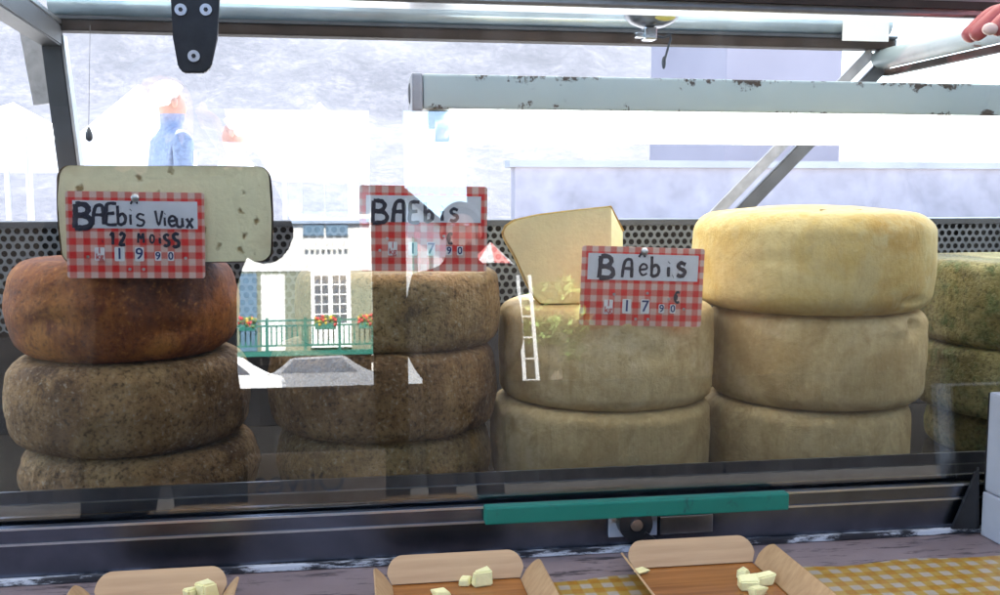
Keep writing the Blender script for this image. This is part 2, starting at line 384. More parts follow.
def bar(bm, p, q, w, h, up=Vector((0, 0, 1)), bev=0):
    """box beam from p to q, w sideways, h along up"""
    p = Vector(p); q = Vector(q); s, u = frame(q-p, up)
    vs = [bm.verts.new(c + s*(sx*w/2) + u*(uz*h/2)) for c in (p, q) for sx, uz in ((-1, -1), (1, -1), (1, 1), (-1, 1))]
    fs = [bm.faces.new([vs[i] for i in k]) for k in ((0, 1, 2, 3), (7, 6, 5, 4), (0, 4, 5, 1), (1, 5, 6, 2), (2, 6, 7, 3), (3, 7, 4, 0))]
    if bev:
        bmesh.ops.bevel(bm, geom=list({e for f in fs for e in f.edges}), offset=bev, segments=2, affect='EDGES')
def tube(bm, pts, rad, seg=10, flat=None):
    pts = [Vector(p) for p in pts]; rings = []
    rads = rad if isinstance(rad, (list, tuple)) else [rad]*len(pts)
    for i, p in enumerate(pts):
        d = pts[min(i+1, len(pts)-1)] - pts[max(i-1, 0)]
        s, u = frame(d, Vector((0, 1, 0)) if flat else Vector((0, 0, 1)))
        rings.append([bm.verts.new(p + s*(math.cos(a)*rads[i]) + u*(math.sin(a)*rads[i]*(flat or 1))) for a in [2*PI*k/seg for k in range(seg)]])
    for a, b in zip(rings, rings[1:]):
        for k in range(seg): bm.faces.new((a[k], a[(k+1) % seg], b[(k+1) % seg], b[k]))
    bm.faces.new(rings[0][::-1]); bm.faces.new(rings[-1])
def disc(bm, c, axis, r, t, seg=24):
    axis = Vector(axis).normalized(); c = Vector(c)
    tube(bm, [c, c+axis*t], r, seg)
def ellipsoid(bm, c, r, seg=16, rings=10, rot=None):
    mt = Matrix.Translation(Vector(c)) @ (rot or Matrix.Identity(4)) @ Matrix.Diagonal((*r, 1))
    bmesh.ops.create_uvsphere(bm, u_segments=seg, v_segments=rings, radius=1, matrix=mt)
def quad(bm, pts): return bm.faces.new([bm.verts.new(Vector(p)) for p in pts])
def prism(bm, pts, off, mi=0):
    a = [bm.verts.new(Vector(p)) for p in pts]; b = [bm.verts.new(Vector(p)+Vector(off)) for p in pts]
    fs = [bm.faces.new(a), bm.faces.new(b[::-1])]
    for i in range(len(a)): fs.append(bm.faces.new((a[i], b[i], b[(i+1) % len(a)], a[(i+1) % len(a)])))
    for f in fs: f.material_index = mi
    return fs

# ------------------------------------------------------------------ light
SUN_EL, SUN_AZ = R_(54), R_(8)
sd = Vector((math.sin(SUN_AZ)*math.cos(SUN_EL), math.cos(SUN_AZ)*math.cos(SUN_EL), math.sin(SUN_EL)))
ld = bpy.data.lights.new('sun', 'SUN'); ld.energy = 4.2; ld.angle = R_(.53); ld.color = (1, .95, .88)
lo = bpy.data.objects.new('sun', ld); C.objects.link(lo); lo.rotation_euler = sd.to_track_quat('Z', 'Y').to_euler(); lo.location = (0, 0, 30)
w = bpy.data.worlds.new('World'); sc.world = w; w.use_nodes = True
nt = w.node_tree; nt.nodes.clear()
sky = nt.nodes.new('ShaderNodeTexSky'); sky.sky_type = 'NISHITA'; sky.sun_disc = False; sky.sun_elevation = SUN_EL; sky.sun_rotation = SUN_AZ
bg = nt.nodes.new('ShaderNodeBackground'); bg.inputs['Strength'].default_value = .13
wo = nt.nodes.new('ShaderNodeOutputWorld'); nt.links.new(sky.outputs[0], bg.inputs[0]); nt.links.new(bg.outputs[0], wo.inputs[0])
sc.view_settings.view_transform = 'Standard'; sc.view_settings.look = 'None'; sc.view_settings.gamma = 1
sc.view_settings.exposure = 3.1
sc.cycles.use_denoising = True
sc.cycles.max_bounces = 10; sc.cycles.transparent_max_bounces = 16; sc.cycles.sample_clamp_indirect = 6

# ------------------------------------------------------------------ setting
bm = BM(); S = 900
quad(bm, [(-S, -S, 0), (S, -S, 0), (S, S, 0), (-S, S, 0)])
tag(link('ground', bm, M['asphalt'], loc=(0, 0, 0)), kind='structure')
bm = BM(); box(bm, (-30, 3.2, -.05), (30, 15, .15)); tag(link('pavement', bm, M['paving']), kind='structure')
bm = BM(); box(bm, (-12, -7.5, -.05), (14, 2.6, .02)); tag(link('path', bm, M['setts']), kind='structure')  # paving added before the stall, darkened to keep reflections low
# hillside rising behind the stall
bm = BM(); nx, ny = 90, 40; grid = []
for j in range(ny+1):
    row = []
    for i in range(nx+1):
        x = -150 + 230*i/nx; t = j/ny; y = 45 + 130*t
        fall = 1/(1+math.exp((x-34)/5.0))
        z = (t**1.1)*75*fall + 3*noise.noise((x*.06, y*.06, 3))*min(1, t*6)*fall + 1.2*noise.noise((x*.3, y*.3, 9))*min(1, t*8)*fall - (.3 if j == 0 else 0)
        row.append(bm.verts.new((x, y, z)))
    grid.append(row)
for j in range(ny):
    for i in range(nx): bm.faces.new((grid[j][i], grid[j][i+1], grid[j+1][i+1], grid[j+1][i]))
tag(link('hillside', bm, M['hill'], loc=(0, 45, 0), smooth=True), kind='structure')

# ------------------------------------------------------------------ display case
case = thing('display_case', 'steel and glass cheese counter with perforated back and slanted front pane', 'display case', (0.3, .3, 0))
XL, XR = -.75, 1.45
# deck and glass shelf
bm = BM(); box(bm, (XL, -.004, ZS-.034), (XR, .0705, ZS-.012)); link('deck', bm, M['deck'], case)
bm = BM(); box(bm, (XL+.01, .075, ZFL-.012), (XR-.01, .66, ZFL), bev=.0015); link('shelf', bm, M['deck'], case)
bm = BM(); box(bm, (XL+.01, .071, ZFL-.012), (XR-.01, .0745, ZS+.013)); lip = link('shelf_lip', bm, M['lip'], case)
bm = BM(); box(bm, (XL+.01, .0700, ZS-.0008), (XR-.01, .0708, ZS+.0007)); link('lip_edge', bm, M['alu'], lip)
# channel holding the pane
bm = BM()
box(bm, (XL, -.014, ZS-.014), (XR, -.008, ZS+.0045)); box(bm, (XL, .010, ZS-.0115), (XR, .015, ZS+.006))
box(bm, (XL, -.008, ZS-.0115), (XR, .010, ZS-.008)); pch = link('pane_channel', bm, M['dark_steel'], case)
for zz_ in (ZS+.002, ZS-.0125):
    bm = BM(); box(bm, (XL, -.0155, zz_), (XR, -.0142, zz_+.0022)); link('channel_bead', bm, M['alu'], pch)
# slanted pane
H = .53
bm = BM(); c0 = GP + GU*(-.006)
pts = [c0+Vector((XL, 0, 0)), c0+Vector((XR, 0, 0)), c0+Vector((XR, 0, 0))+GU*H, c0+Vector((XL, 0, 0))+GU*H]
prism(bm, pts, -GN*.005); link('front_pane', bm, M['pane'], case)
# apron, ledge, lower body
ZL = EYE - .3535
bm = BM(); box(bm, (XL, -.012, ZL-.0), (XR, -.004, ZS-.0145)); ap = link('apron', bm, M['dark_steel'], case)
bm = BM(); box(bm, (XL, -.40, ZL-.03), (XR, .0, ZL-.0005)); link('ledge', bm, M['ledge'], case)
bm = BM(); box(bm, (XL, -.019, ZL), (XR, -.0125, ZL+.006), bev=.001); link('ledge_trim', bm, M['trim'], case)
bm = BM(); box(bm, (XL, -.36, .25), (XR, .66, ZL-.031)); link('base', bm, M['white'], case)
# drain hole in the apron
p = at(348, 569, -.0125); bm = BM(); disc(bm, (p.x, -.0121, p.z+.002), (0, -1, 0), .0045, .0015, 16); link('drain_plug', bm, M['black'], case)
# lock
p0 = at(608, 514, -.012); p1 = at(656, 534, -.012)
bm = BM(); box(bm, (p0.x, -.0155, p1.z), (p1.x, -.0122, p0.z-.002), bev=.0012); lp = link('lock_plate', bm, M['whitebox'], case)
k = at(634, 522, -.02)
bm = BM(); disc(bm, (k.x, -.0157, k.z), (0, -1, 0), .017, .012, 28); kb = link('lock_knob', bm, M['black'], lp)
bm = BM(); disc(bm, (k.x, -.0278, k.z), (0, -1, 0), .006, .003, 16); link('lock_core', bm, M['steel'], kb)
bm = BM(); bar(bm, (k.x+.008, -.030, k.z-.008), (k.x+.019, -.030, k.z-.016), .003, .003); link('lock_key', bm, M['black'], kb)
p0 = at(614, 520, -.016); bm = BM(); disc(bm, (p0.x, -.0156, p0.z), (0, -1, 0), .0025, .001, 12); link('screw', bm, M['screw'], lp)
bm = BM(); p0 = at(658, 514, -.012); p1 = at(712, 531, -.012); box(bm, (p0.x+.002, -.0142, p1.z), (p1.x, -.0122, p0.z-.002), bev=.001); link('lock_strip', bm, M['steel'], case)
# teal grip
a = at(484, 514, -.020); b = at(786, 498.5, -.020)
bm = BM(); box(bm, (a.x, -.028, a.z-.0086), (b.x, -.0145, a.z+.0086), bev=.002); link('grip_bar', bm, M['teal'], case)
# perforated back
def perforated(x0, x1, z0, z1, y, pitch, rad):
    bm = BM(); rowh = pitch*math.sqrt(3)/2; nrow = int((z1-z0)/rowh); ncol = int((x1-x0)/pitch)
    cache = {}
    def V(x, z):
        key = (round(x*20000), round(z*20000))
        if key not in cache: cache[key] = bm.verts.new((x, y, z))
        return cache[key]
    for r in range(nrow):
        cz = z1 - rowh*(r+.5)
        for c in range(ncol):
            cx = x0 + pitch*(c+.5+(.5 if r % 2 else 0))
            hexp = [(cx + pitch/math.sqrt(3)*math.cos(PI/6+PI/3*k), cz + pitch/math.sqrt(3)*math.sin(PI/6+PI/3*k)) for k in range(6)]
            inn = [bm.verts.new((cx+rad*math.cos(PI/6+PI/6*k), y, cz+rad*math.sin(PI/6+PI/6*k))) for k in range(12)]
            for k in range(6):
                A = V(*hexp[k]); B = V(*hexp[(k+1) % 6]); i0, i1, i2 = inn[2*k], inn[2*k+1], inn[(2*k+2) % 12]
                try:
                    bm.faces.new((A, i1, i0)) ; bm.faces.new((A, B, i1)); bm.faces.new((B, i2, i1))
                except ValueError: pass
    return bm
ztrim = at(500, 220, .58).z
bm = perforated(XL, XR, ztrim-.165, ztrim-.008, .58, .0125, .0046)
pb = link('perforated_back', bm, M['perf'], case)
sol = pb.modifiers.new('t', 'SOLIDIFY'); sol.thickness = .0012
bm = BM(); box(bm, (XL, .578, ZFL+.001), (XR, .584, ztrim-.168)); link('lower_dark_sheet', bm, M['painted_dark'], case)  # black sheet added to make the gaps between stacks dark
bm = BM(); box(bm, (XL, .574, ztrim-.009), (XR, .66, ztrim)); link('back_trim', bm, M['slate'], case)
bm = BM(); box(bm, (XL, .64, ZFL+.001), (XR, .66, ztrim-.01)); link('back_panel', bm, M['painted_dark'], case)
# top frame
zr = at(330, 38, .6).z; xl = at(52, 36, .6).x; xr_ = at(886, 52, .6).x
bm = BM(); box(bm, (xl, .585, zr), (xr_+.01, .615, zr+.016), bev=.002); rr = link('rear_rail', bm, M['brownedge'], case)
bm = BM(); box(bm, (xl, .583, zr+.0162), (xr_+.01, .617, zr+.021)); link('rail_bead', bm, M['slate'], rr)
bm = BM(); tube(bm, [(xl, .60, zr+.041), (xr_, .60, zr+.041)], .0195, 24); link('chrome_tube', bm, M['satin'], case, smooth=True)
tzr = at(700, 13, .05).z
bm = BM(); box(bm, (XL, .035, tzr), (XR, .075, tzr+.045), bev=.003); tr_ = link('top_rail', bm, M['steel'], case)
bm = BM(); box(bm, (XL, .031, tzr+.008), (XR, .0345, tzr+.016)); link('rail_groove', bm, M['brownedge'], tr_)
# left corner post, side rail and reflected strip
A = at(52, 36, .6); B = at(77, 224, .6)
bm = BM(); bar(bm, A, B, .028, .02, Vector((0, 1, 0)), .002); link('corner_post', bm, M['slate'], case)
bm = BM(); bar(bm, A+Vector((.016, .0, 0)), B+Vector((.016, 0, 0)), .004, .022, Vector((0, 1, 0))); link('post_edging', bm, M['alu'], case)
A2 = Vector((A.x, .6, A.z)); B2 = at(-45, -30, .10)
bm = BM(); bar(bm, A2, B2, .03, .03, Vector((0, 0, 1)), .002); link('side_rail', bm, M['slate'], case)
bm = BM(); bar(bm, A2+Vector((.0135, 0, .0178)), B2+Vector((.0135, 0, .0178)), .006, .005); link('side_edging', bm, M['alu'], case)
A = at(30, 30, .75); B = at(44, 104, .75)
bm = BM(); bar(bm, A, B, .03, .008, Vector((0, 1, 0))); link('reflection_strip', bm, M['grey_strip'], case)  # grey bar drawn for a reflection in the side glass
# right brace and side tube
A = at(890, 58, .6); B = at(732, 221, .6)
bm = BM(); bar(bm, A, B, .022, .012, Vector((0, 1, 0)), .002); link('brace', bm, M['slate'], case)
off = Vector((-.032, .002, .008)); bm = BM(); bar(bm, A+off, B+off, .017, .006, Vector((0, 1, 0))); link('brace_plate', bm, M['grey_strip'], case)
A = at(880, 60, .6); B = Vector((A.x+.01, .08, A.z+.0))
bm = BM(); tube(bm, [A, B], .016, 20); link('side_tube', bm, M['enamel'], case, smooth=True)
bm = BM(); bar(bm, A+Vector((.012, 0, -.021)), B+Vector((.012, 0, -.021)), .012, .010); link('side_gasket', bm, M['brownedge'], case)
# hinge on the pane
bm = BM()
hp = [(170, -30), (222, -30), (218, 40), (212, 68), (206, 74), (184, 74), (179, 68), (174, 40)]
prism(bm, [onglass(x, y, .0065) for x, y in hp][::-1], -GN*.006)
bmesh.ops.bevel(bm, geom=[e for e in bm.edges], offset=.0012, segments=2, affect='EDGES'); hg = link('hinge', bm, M['blackmetal'], case)
for x, y in ((182, 12), (207, 12), (195, 58)):
    bm = BM(); p = onglass(x, y, .0066); disc(bm, p, GN, .0055, .0018, 20); scw = link('screw', bm, M['screw'], hg)
    bm = BM(); disc(bm, p+GN*.0019, GN, .0022, .0004, 6); link('screw_socket', bm, M['black'], scw)

# ------------------------------------------------------------------ fluorescent lamp
YT = .30
a = at(410, 95, YT); zt = at(420, 76.5, YT).z; zb = at(430, 111, YT).z; zc = (zt+zb)/2
lamp = thing('fluorescent_lamp', 'long chipped blue grey lamp housing with a lit white tube under it', 'lamp', (a.x+.6, YT, zb))
xe = XR - .03
bm = BM(); box(bm, (a.x+.014, YT-.03, zb), (xe, YT+.03, zt), bev=.003); link('housing', bm, M['enamel'], lamp, loc=(a.x+.6, YT, zc))
bm = BM(); box(bm, (a.x, YT-.031, zb-.003), (a.x+.0135, YT+.031, zt+.001), bev=.003); ec = link('end_cap', bm, M['whitebox'], lamp)
bm = BM(); ellipsoid(bm, (a.x-.0005, YT, zc), (.002, .011, .013)); link('cap_slot', bm, M['slate'], ec)
bm = BM(); box(bm, (a.x+.022, YT-.008, zb-.022), (a.x+.036, YT+.012, zb-.0005), bev=.002); link('lamp_holder', bm, M['grey_strip'], lamp)
zt2 = at(700, 129.5, YT).z
bm = BM(); tube(bm, [(a.x+.036, YT, zt2), (xe-.03, YT, zt2)], .0185, 24); link('tube', bm, M['tube'], lamp, smooth=True)
bm = BM(); tube(bm, [(a.x+.03, YT, zt2), (a.x+.048, YT, zt2)], .0190, 24); link('tube_cap', bm, M['alu'], lamp, smooth=True)
bm = BM(); box(bm, (xe-.03, YT-.012, zb-.045), (xe-.016, YT+.012, zb-.0005)); link('lamp_holder', bm, M['grey_strip'], lamp)
for xx in (xe-.02,):
    bm = BM(); bar(bm, (xx, YT, zt-.001), (xx, .08, tzr+.02), .006, .006); link('hanger', bm, M['steel'], lamp)

# ------------------------------------------------------------------ cheeses
def az(px, py):
    d = ray(px, py); return math.atan2(d.x, d.y)
def place(pl, pr, py, Yc):
    a0, a1 = az(pl, py), az(pr, py); m = (a0+a1)/2; dist = (Yc-CAM.y)/math.cos(m)
    return Vector((CAM.x+math.sin(m)*dist, Yc)), dist*math.sin((a1-a0)/2), dist, m
def zat(px, py, dist):
    d = ray(px, py); return CAM.z + d.z/math.hypot(d.x, d.y)*dist
def profile(R, h, rc, bulge, n=9):
    pts = [(0.0, 0.0), (R*.35, 0.0), (R*.7, 0.0)]
    for k in range(n+1):
        t = -PI/2 + PI/2*k/n; pts.append((R-rc+rc*math.cos(t), rc+rc*math.sin(t)))
    for k in range(1, 8):
        t = k/8; pts.append((R + bulge*math.sin(PI*t), rc+(h-2*rc)*t))
    for k in range(n+1):
        t = PI/2*k/n; pts.append((R-rc+rc*math.cos(t), h-rc+rc*math.sin(t)))
    pts += [(R*.7, h), (R*.35, h), (0.0, h)]
    return pts
def wobble(co, seed, amp, h, dome=0, R=.13):
    n1 = noise.noise((co.x*9+seed, co.y*9, co.z*9)); n2 = noise.noise((co.x*30, co.y*30+seed, co.z*30)); n3 = noise.noise((co.x*85, co.y*85, co.z*85+seed))
    rr = Vector((co.x, co.y, 0)); l = rr.length
    edge = 1 if .004 < co.z < h-.004 else .35
    k = amp*(n1*1.1 + n2*.6 + n3*.4)*edge
    if l > 1e-5: co += rr/l*k*min(1, l/.05)
    if dome and co.z > h*.3: co.z += dome*(max(0, 1-(l/R)**2)-1)*min(1, (co.z/h-.3)/.7)
    if co.z > h*.5: co.z += amp*.5*(n1+.4*n2)*(1 if l > .02 else .5) - amp*.55
    else: co.z += abs(amp*.3*n2)
def wheel_bm(R, h, rc, bulge, seed, amp, seg=144, a0=0, a1=2*PI, dome=0):
    bm = BM(); pts = profile(R, h, rc, bulge); full = abs(a1-a0-2*PI) < 1e-4
    cols = []
    for k in range(seg + (0 if full else 1)):
        a = a0+(a1-a0)*k/seg
        cols.append([bm.verts.new((r*math.cos(a), r*math.sin(a), z)) for r, z in pts])
    for k in range(seg):
        A, B = cols[k], cols[(k+1) % len(cols)]
        for i in range(len(pts)-1): bm.faces.new((A[i], B[i], B[i+1], A[i+1]))
    bmesh.ops.remove_doubles(bm, verts=bm.verts, dist=1e-6)
    for v in bm.verts: wobble(v.co, seed, amp, h, dome, R)
    return bm
def wheel(label, pl, pr, py, Yc, z0, z1, mat, seed, rc=.021, bulge=.004, amp=.0026, dome=0, dxy=(0, 0), dents=()):
    c, R, dist, m = place(pl, pr, py, Yc)
    bm = wheel_bm(R-bulge, z1-z0+.0012, rc, bulge, seed, amp, dome=dome)
    for dx, dy, sx_, sz_, dep_ in dents:            # gouges where the rind was knocked
        t_ = at(dx, dy, Yc-R*.8); a_ = math.atan2(t_.y-c.y, t_.x-c.x)-seed; pc_ = Vector((R*math.cos(a_), R*math.sin(a_), max(.004, min(z1-z0-.004, t_.z-z0))))
        tg = Vector((-math.sin(a_), math.cos(a_), 0))
        for v in bm.verts:
            dv = v.co-pc_; g_ = math.exp(-(dv.dot(tg)/sx_)**2-(dv.z/sz_)**2)
            if g_ > .01 and v.co.x*pc_.x+v.co.y*pc_.y > 0:
                rr_ = Vector((v.co.x, v.co.y, 0)).normalized(); v.co -= rr_*dep_*g_*2.4
    o = link('whole_cheese', bm, M[mat], smooth=True, local=True); o.location = (c.x+dxy[0], c.y+dxy[1], z0); o.rotation_euler.z = seed
    tag(o, label, 'cheese', 'whole cheese wheels stacked in the case'); return o, c, R, dist
Z0 = ZFL+.0008
# left brown stack
c, R, dist, _ = place(4, 250, 410, .25); f = dist-R
j1 = zat(130, 463, f); j2 = zat(125, 369, f); t1 = zat(140, 262, f+.03)
wheel('brown speckled cheese at the bottom of the far left stack', 18, 262, 470, .25, Z0, j1, 'brown', 1.3)
wheel('large grey brown mottled cheese beneath the orange one', 4, 252, 410, .25, j1, j2, 'brown', 2.1, .024, .003)
wheel('orange brown cheese wheel carrying the cut half cheese', 3, 241, 320, .25, j2, t1, 'orange', 3.7, .031, .004, dents=((60, 320, .03, .008, .003), (180, 330, .02, .006, .002)))
# its cut half on top
YH = .128; L = at(55, 215, YH); Rr = at(275, 215, YH); Rh = (Rr.x-L.x)/2; hh = at(165, 165, YH).z - t1
half = thing('half_cheese', 'half of an aged cheese, pale pitted cut face showing, on the orange wheel', 'cheese', ((L.x+Rr.x)/2, YH, t1))
bm = wheel_bm(Rh-.003, hh, .0135, .002, 5.2, .0018, 72, 0, PI); o = link('rind', bm, M['brown'], half, smooth=True, local=True); o.location = (0, .001, 0)
pts = [p for p in profile(Rh-.0055, hh-.0025, .012, .002) if p[0] > 0]
out_ = [(r, z) for r, z in pts] + [(-r, z) for r, z in reversed(pts)]
bm = BM(); vs = [bm.verts.new((x+.0012*noise.noise((x*40, z*40, 1)), 0, z+.0012+.0012*noise.noise((x*40, z*40, 8)))) for x, z in out_]
fc = bm.faces.new(vs); ex = bmesh.ops.extrude_face_region(bm, geom=[fc])
for v in ex['geom']:
    if isinstance(v, bmesh.types.BMVert): v.co.y += .006
link('cut_face', bm, M['paste_old'], half, local=True)
# second stack
c, R, dist, _ = place(268, 497, 400, .25); f = dist-R
j1 = zat(385, 448, f); j2 = zat(385, 359, f); t2 = zat(400, 272, f+.06)
wheel('grey brown cheese at the bottom of the second stack from the left', 276, 492, 455, .25, Z0, j1, 'grey', 4.4)
wheel('brown grey cheese in the middle of the second stack from the left', 268, 497, 400, .25, j1, j2, 'brown', 5.9, .019, .003)
wheel('olive grey wrinkled cheese on top of the second stack, behind the card veiled by reflection', 296, 501, 310, .25, j2, t2, 'grey', 6.6, .018, .002)
# third stack
c, R, dist, _ = place(498, 714, 370, .25); f = dist-R
j1 = zat(605, 415, f); t3 = zat(600, 309, f+.03)
wheel('pale cream cheese at the bottom of the stack under the wedge', 491, 710, 435, .25, Z0, j1, 'pale', 7.1, .017, .001)
wheel('pale cheese wheel under the wedge and the seventeen euro card', 498, 714, 370, .25, j1, t3, 'pale', 8.8, .017, .001, dents=((690, 345, .022, .004, .003), (640, 352, .018, .003, .002), (545, 350, .012, .006, .002)))
# wedge
YW = .20
wp = [(503, 235), (506, 228), (515, 222), (538, 217), (565, 213.5), (590, 210.5), (611, 208), (611, 305), (541, 305), (535, 299), (527, 283), (515, 256), (506, 241)]
P = [at(x, y, YW) for x, y in wp]; zmin = min(p.z for p in P)
for p in P: p.z += t3-zmin+.0004
cx = sum(p.x for p in P)/len(P)
wedge = thing('cheese_wedge', 'pale yellow cut wedge of cheese leaning up behind the seventeen euro card', 'cheese', (cx, YW+.04, t3))
bm = BM(); dep = .075
back = [Vector((p.x+.012+(.006 if i in (6, 7) else 0), p.y+dep, p.z - (.024 if i == 6 else .008 if p.z > t3+.02 else 0))) for i, p in enumerate(P)]
b6 = at(623, 238, YW+.045); b7 = at(623, 300, YW+.045); back[6] = Vector((b6.x, b6.y, b6.z+.008)); back[7] = Vector((b7.x, b7.y, P[7].z))
fr = [bm.verts.new(p) for p in P]; bk = [bm.verts.new(p) for p in back]
bm.faces.new(fr); bm.faces.new(bk[::-1]); n = len(P)
for i in range(n): bm.faces.new((fr[i], bk[i], bk[(i+1) % n], fr[(i+1) % n]))
bmesh.ops.bevel(bm, geom=list(bm.edges), offset=.0012, segments=2, affect='EDGES')
link('paste', bm, M['paste_young'], wedge)
bm = BM(); idx = [8, 9, 10, 11, 12, 0, 1, 2, 3, 4, 5, 6]
def grow(p, i):
    q = Vector((cx, p.y, (P[0].z+P[8].z)/2)); d = (p-q).normalized(); return p+d*.0018
FA = [grow(P[i]+Vector((0, .0035, 0)), i) for i in idx]; FB = [grow(back[i], i) for i in idx]
IA = [P[i]+Vector((0, .0035, 0)) for i in idx]; IB = [back[i] for i in idx]
va = [[bm.verts.new(p) for p in r] for r in (FA, FB, IB, IA)]
for r in range(4):
    A, B = va[r], va[(r+1) % 4]
    for i in range(len(idx)-1): bm.faces.new((A[i], B[i], B[i+1], A[i+1]))
link('rind', bm, M['yellow'], wedge)
# fourth stack
c, R, dist, _ = place(708, 928, 365, .25); f = dist-R
j1 = zat(812, 414, f); j2 = zat(815, 317, f); t4 = EYE-.013
wheel('pale buff cheese at the bottom of the tall right stack', 700, 912, 425, .25, Z0, j1, 'pale', 9.3, .018, .001)
wheel('pale buff cheese in the middle of the tall right stack with a scuffed shoulder', 707, 927, 365, .25, j1, j2, 'pale', 10.4, .019, .0015, dents=((912, 326, .010, .008, .006), (885, 342, .022, .004, .003), (765, 345, .006, .012, .0015)))
o, c4, R4, _ = wheel('smooth yellow cream cheese with impressed marks, topmost of the right stack', 691, 938, 262, .25, j2, t4, 'yellow', 11.2, .027, .002, .0022, dome=.013, dents=((905, 300, .02, .004, .003), (780, 262, .03, .006, .0015)))
# impressed marks on its top
bm = BM()
for sx in (-1, 1):
    q = Vector((c4.x-.008+sx*.016, c4.y-.085, t4-.0048))
    tube(bm, [q+Vector((dx*sx, dy, 0)) for dx, dy in ((-.009, .006), (-.002, .008), (.006, .004), (.002, -.002), (.010, -.005))], .0014, 6)
mk = link('impressed_mark', bm, M['stamp'], o, local=False)
mk.parent = None; mk.parent = o; mk.matrix_parent_inverse = (Matrix.Translation(o.location) @ Matrix.Rotation(o.rotation_euler.z, 4, 'Z')).inverted(); mk.location = Vector((c4.x-.008, c4.y-.085, t4-.0062))
# fifth stack
c, R, dist, _ = place(915, 1180, 300, .29); f = dist-R
t5 = zat(1000, 262, f+.03); j2 = zat(985, 350, f+.02); j1 = zat(985, 420, f+.02)
wheel('dark brown cheese at the bottom of the far right stack', 922, 1175, 450, .29, Z0, j1, 'mould', 12.7, .016, .002)
wheel('brown mouldy cheese in the middle of the far right stack', 910, 1170, 390, .29, j1, j2, 'mould', 13.5, .016, .002)
wheel('greenish mouldy cheese topmost at the far right edge', 915, 1180, 300, .29, j2, t5, 'mould', 14.6, .016, .002)

# ------------------------------------------------------------------ price cards
STROKES = {
 'B': [[(0, 0), (.03, .5), (.05, 1)], [(.05, 1), (.4, .98), (.55, .8), (.42, .58), (.1, .53)], [(.1, .53), (.5, .48), (.66, .25), (.5, .04), (0, 0)]],
 'A': [[(0, 0), (.06, .6), (.18, .95), (.42, 1), (.52, .8), (.54, 0)], [(.06, .5), (.5, .5)]],
 'E': [[(.5, 1), (.08, .97), (.04, .5), (.04, .03), (.5, 0)], [(.05, .52), (.4, .55)]],
 'e': [[(.06, .3), (.42, .36), (.4, .55), (.22, .62), (.06, .45), (.06, .18), (.22, 0), (.46, .1)]],
 'acc': [[(.1, .85), (.26, 1.08), (.42, .86)]],
 'b': [[(.05, 1.05), (.07, .5), (.07, 0)], [(.07, .45), (.3, .6), (.46, .4), (.42, .12), (.2, 0), (.07, .08)]],
 'i': [[(.1, .6), (.1, .3), (.12, 0)], [(.1, .85), (.13, .88)]],
 '.': [[(.0, .02), (.04, .04)]],
 's': [[(.46, .58), (.22, .66), (.08, .5), (.22, .36), (.44, .26), (.38, .05), (.2, 0), (.04, .06)]],
 'V': [[(0, .95), (.2, .0), (.46, .95)]],
 'u': [[(.04, .6), (.06, .15), (.2, 0), (.38, .12), (.4, .6)], [(.4, .4), (.44, 0)]],
 'x': [[(.04, .6), (.42, 0)], [(.42, .62), (.04, 0)]],
 '1': [[(.1, .75), (.3, 1), (.3, 0)]],
 '2': [[(.06, .8), (.25, 1), (.44, .8), (.3, .45), (.05, 0), (.5, .02)]],
 'M': [[(0, 0), (.06, 1), (.3, .45), (.52, 1), (.58, 0)]],
 'O': [[(.25, 1), (.05, .7), (.05, .25), (.25, 0), (.46, .25), (.46, .7), (.25, 1)]],
 'S': [[(.46, .9), (.24, 1), (.06, .8), (.2, .55), (.44, .4), (.42, .1), (.2, 0), (.02, .1)]],
 '€': [[(.5, .9), (.28, 1), (.1, .7), (.08, .35), (.26, .02), (.5, .1)], [(-.04, .6), (.34, .6)], [(-.04, .4), (.32, .4)]],
}
def font_mesh(s, size, mat, name, parent, loc, bold=0.0):
    cu = bpy.data.curves.new(name, 'FONT'); cu.body = s; cu.size = size; cu.align_x = 'CENTER'; cu.align_y = 'CENTER'; cu.extrude = .0001; cu.offset = bold
    t = bpy.data.objects.new('tmp', cu); C.objects.link(t); dg = bpy.context.evaluated_depsgraph_get()
    me = bpy.data.meshes.new_from_object(t.evaluated_get(dg)); bpy.data.objects.remove(t)
    me.transform(Matrix.Rotation(PI/2, 4, 'X')); me.name = name; me.materials.clear(); me.materials.append(mat)
    o = bpy.data.objects.new(name, me); C.objects.link(o); o.parent = parent; o.location = loc; return o
def rrect(w, h, r, n=5):
    pts = []
    for cx_, cz_, a0 in ((w/2-r, h/2-r, 0), (-w/2+r, h/2-r, PI/2), (-w/2+r, -h/2+r, PI), (w/2-r, -h/2+r, 1.5*PI)):
        for k in range(n+1):
            a = a0+PI/2*k/n; pts.append((cx_+r*math.cos(a), 0, cz_+r*math.sin(a)))
    return pts
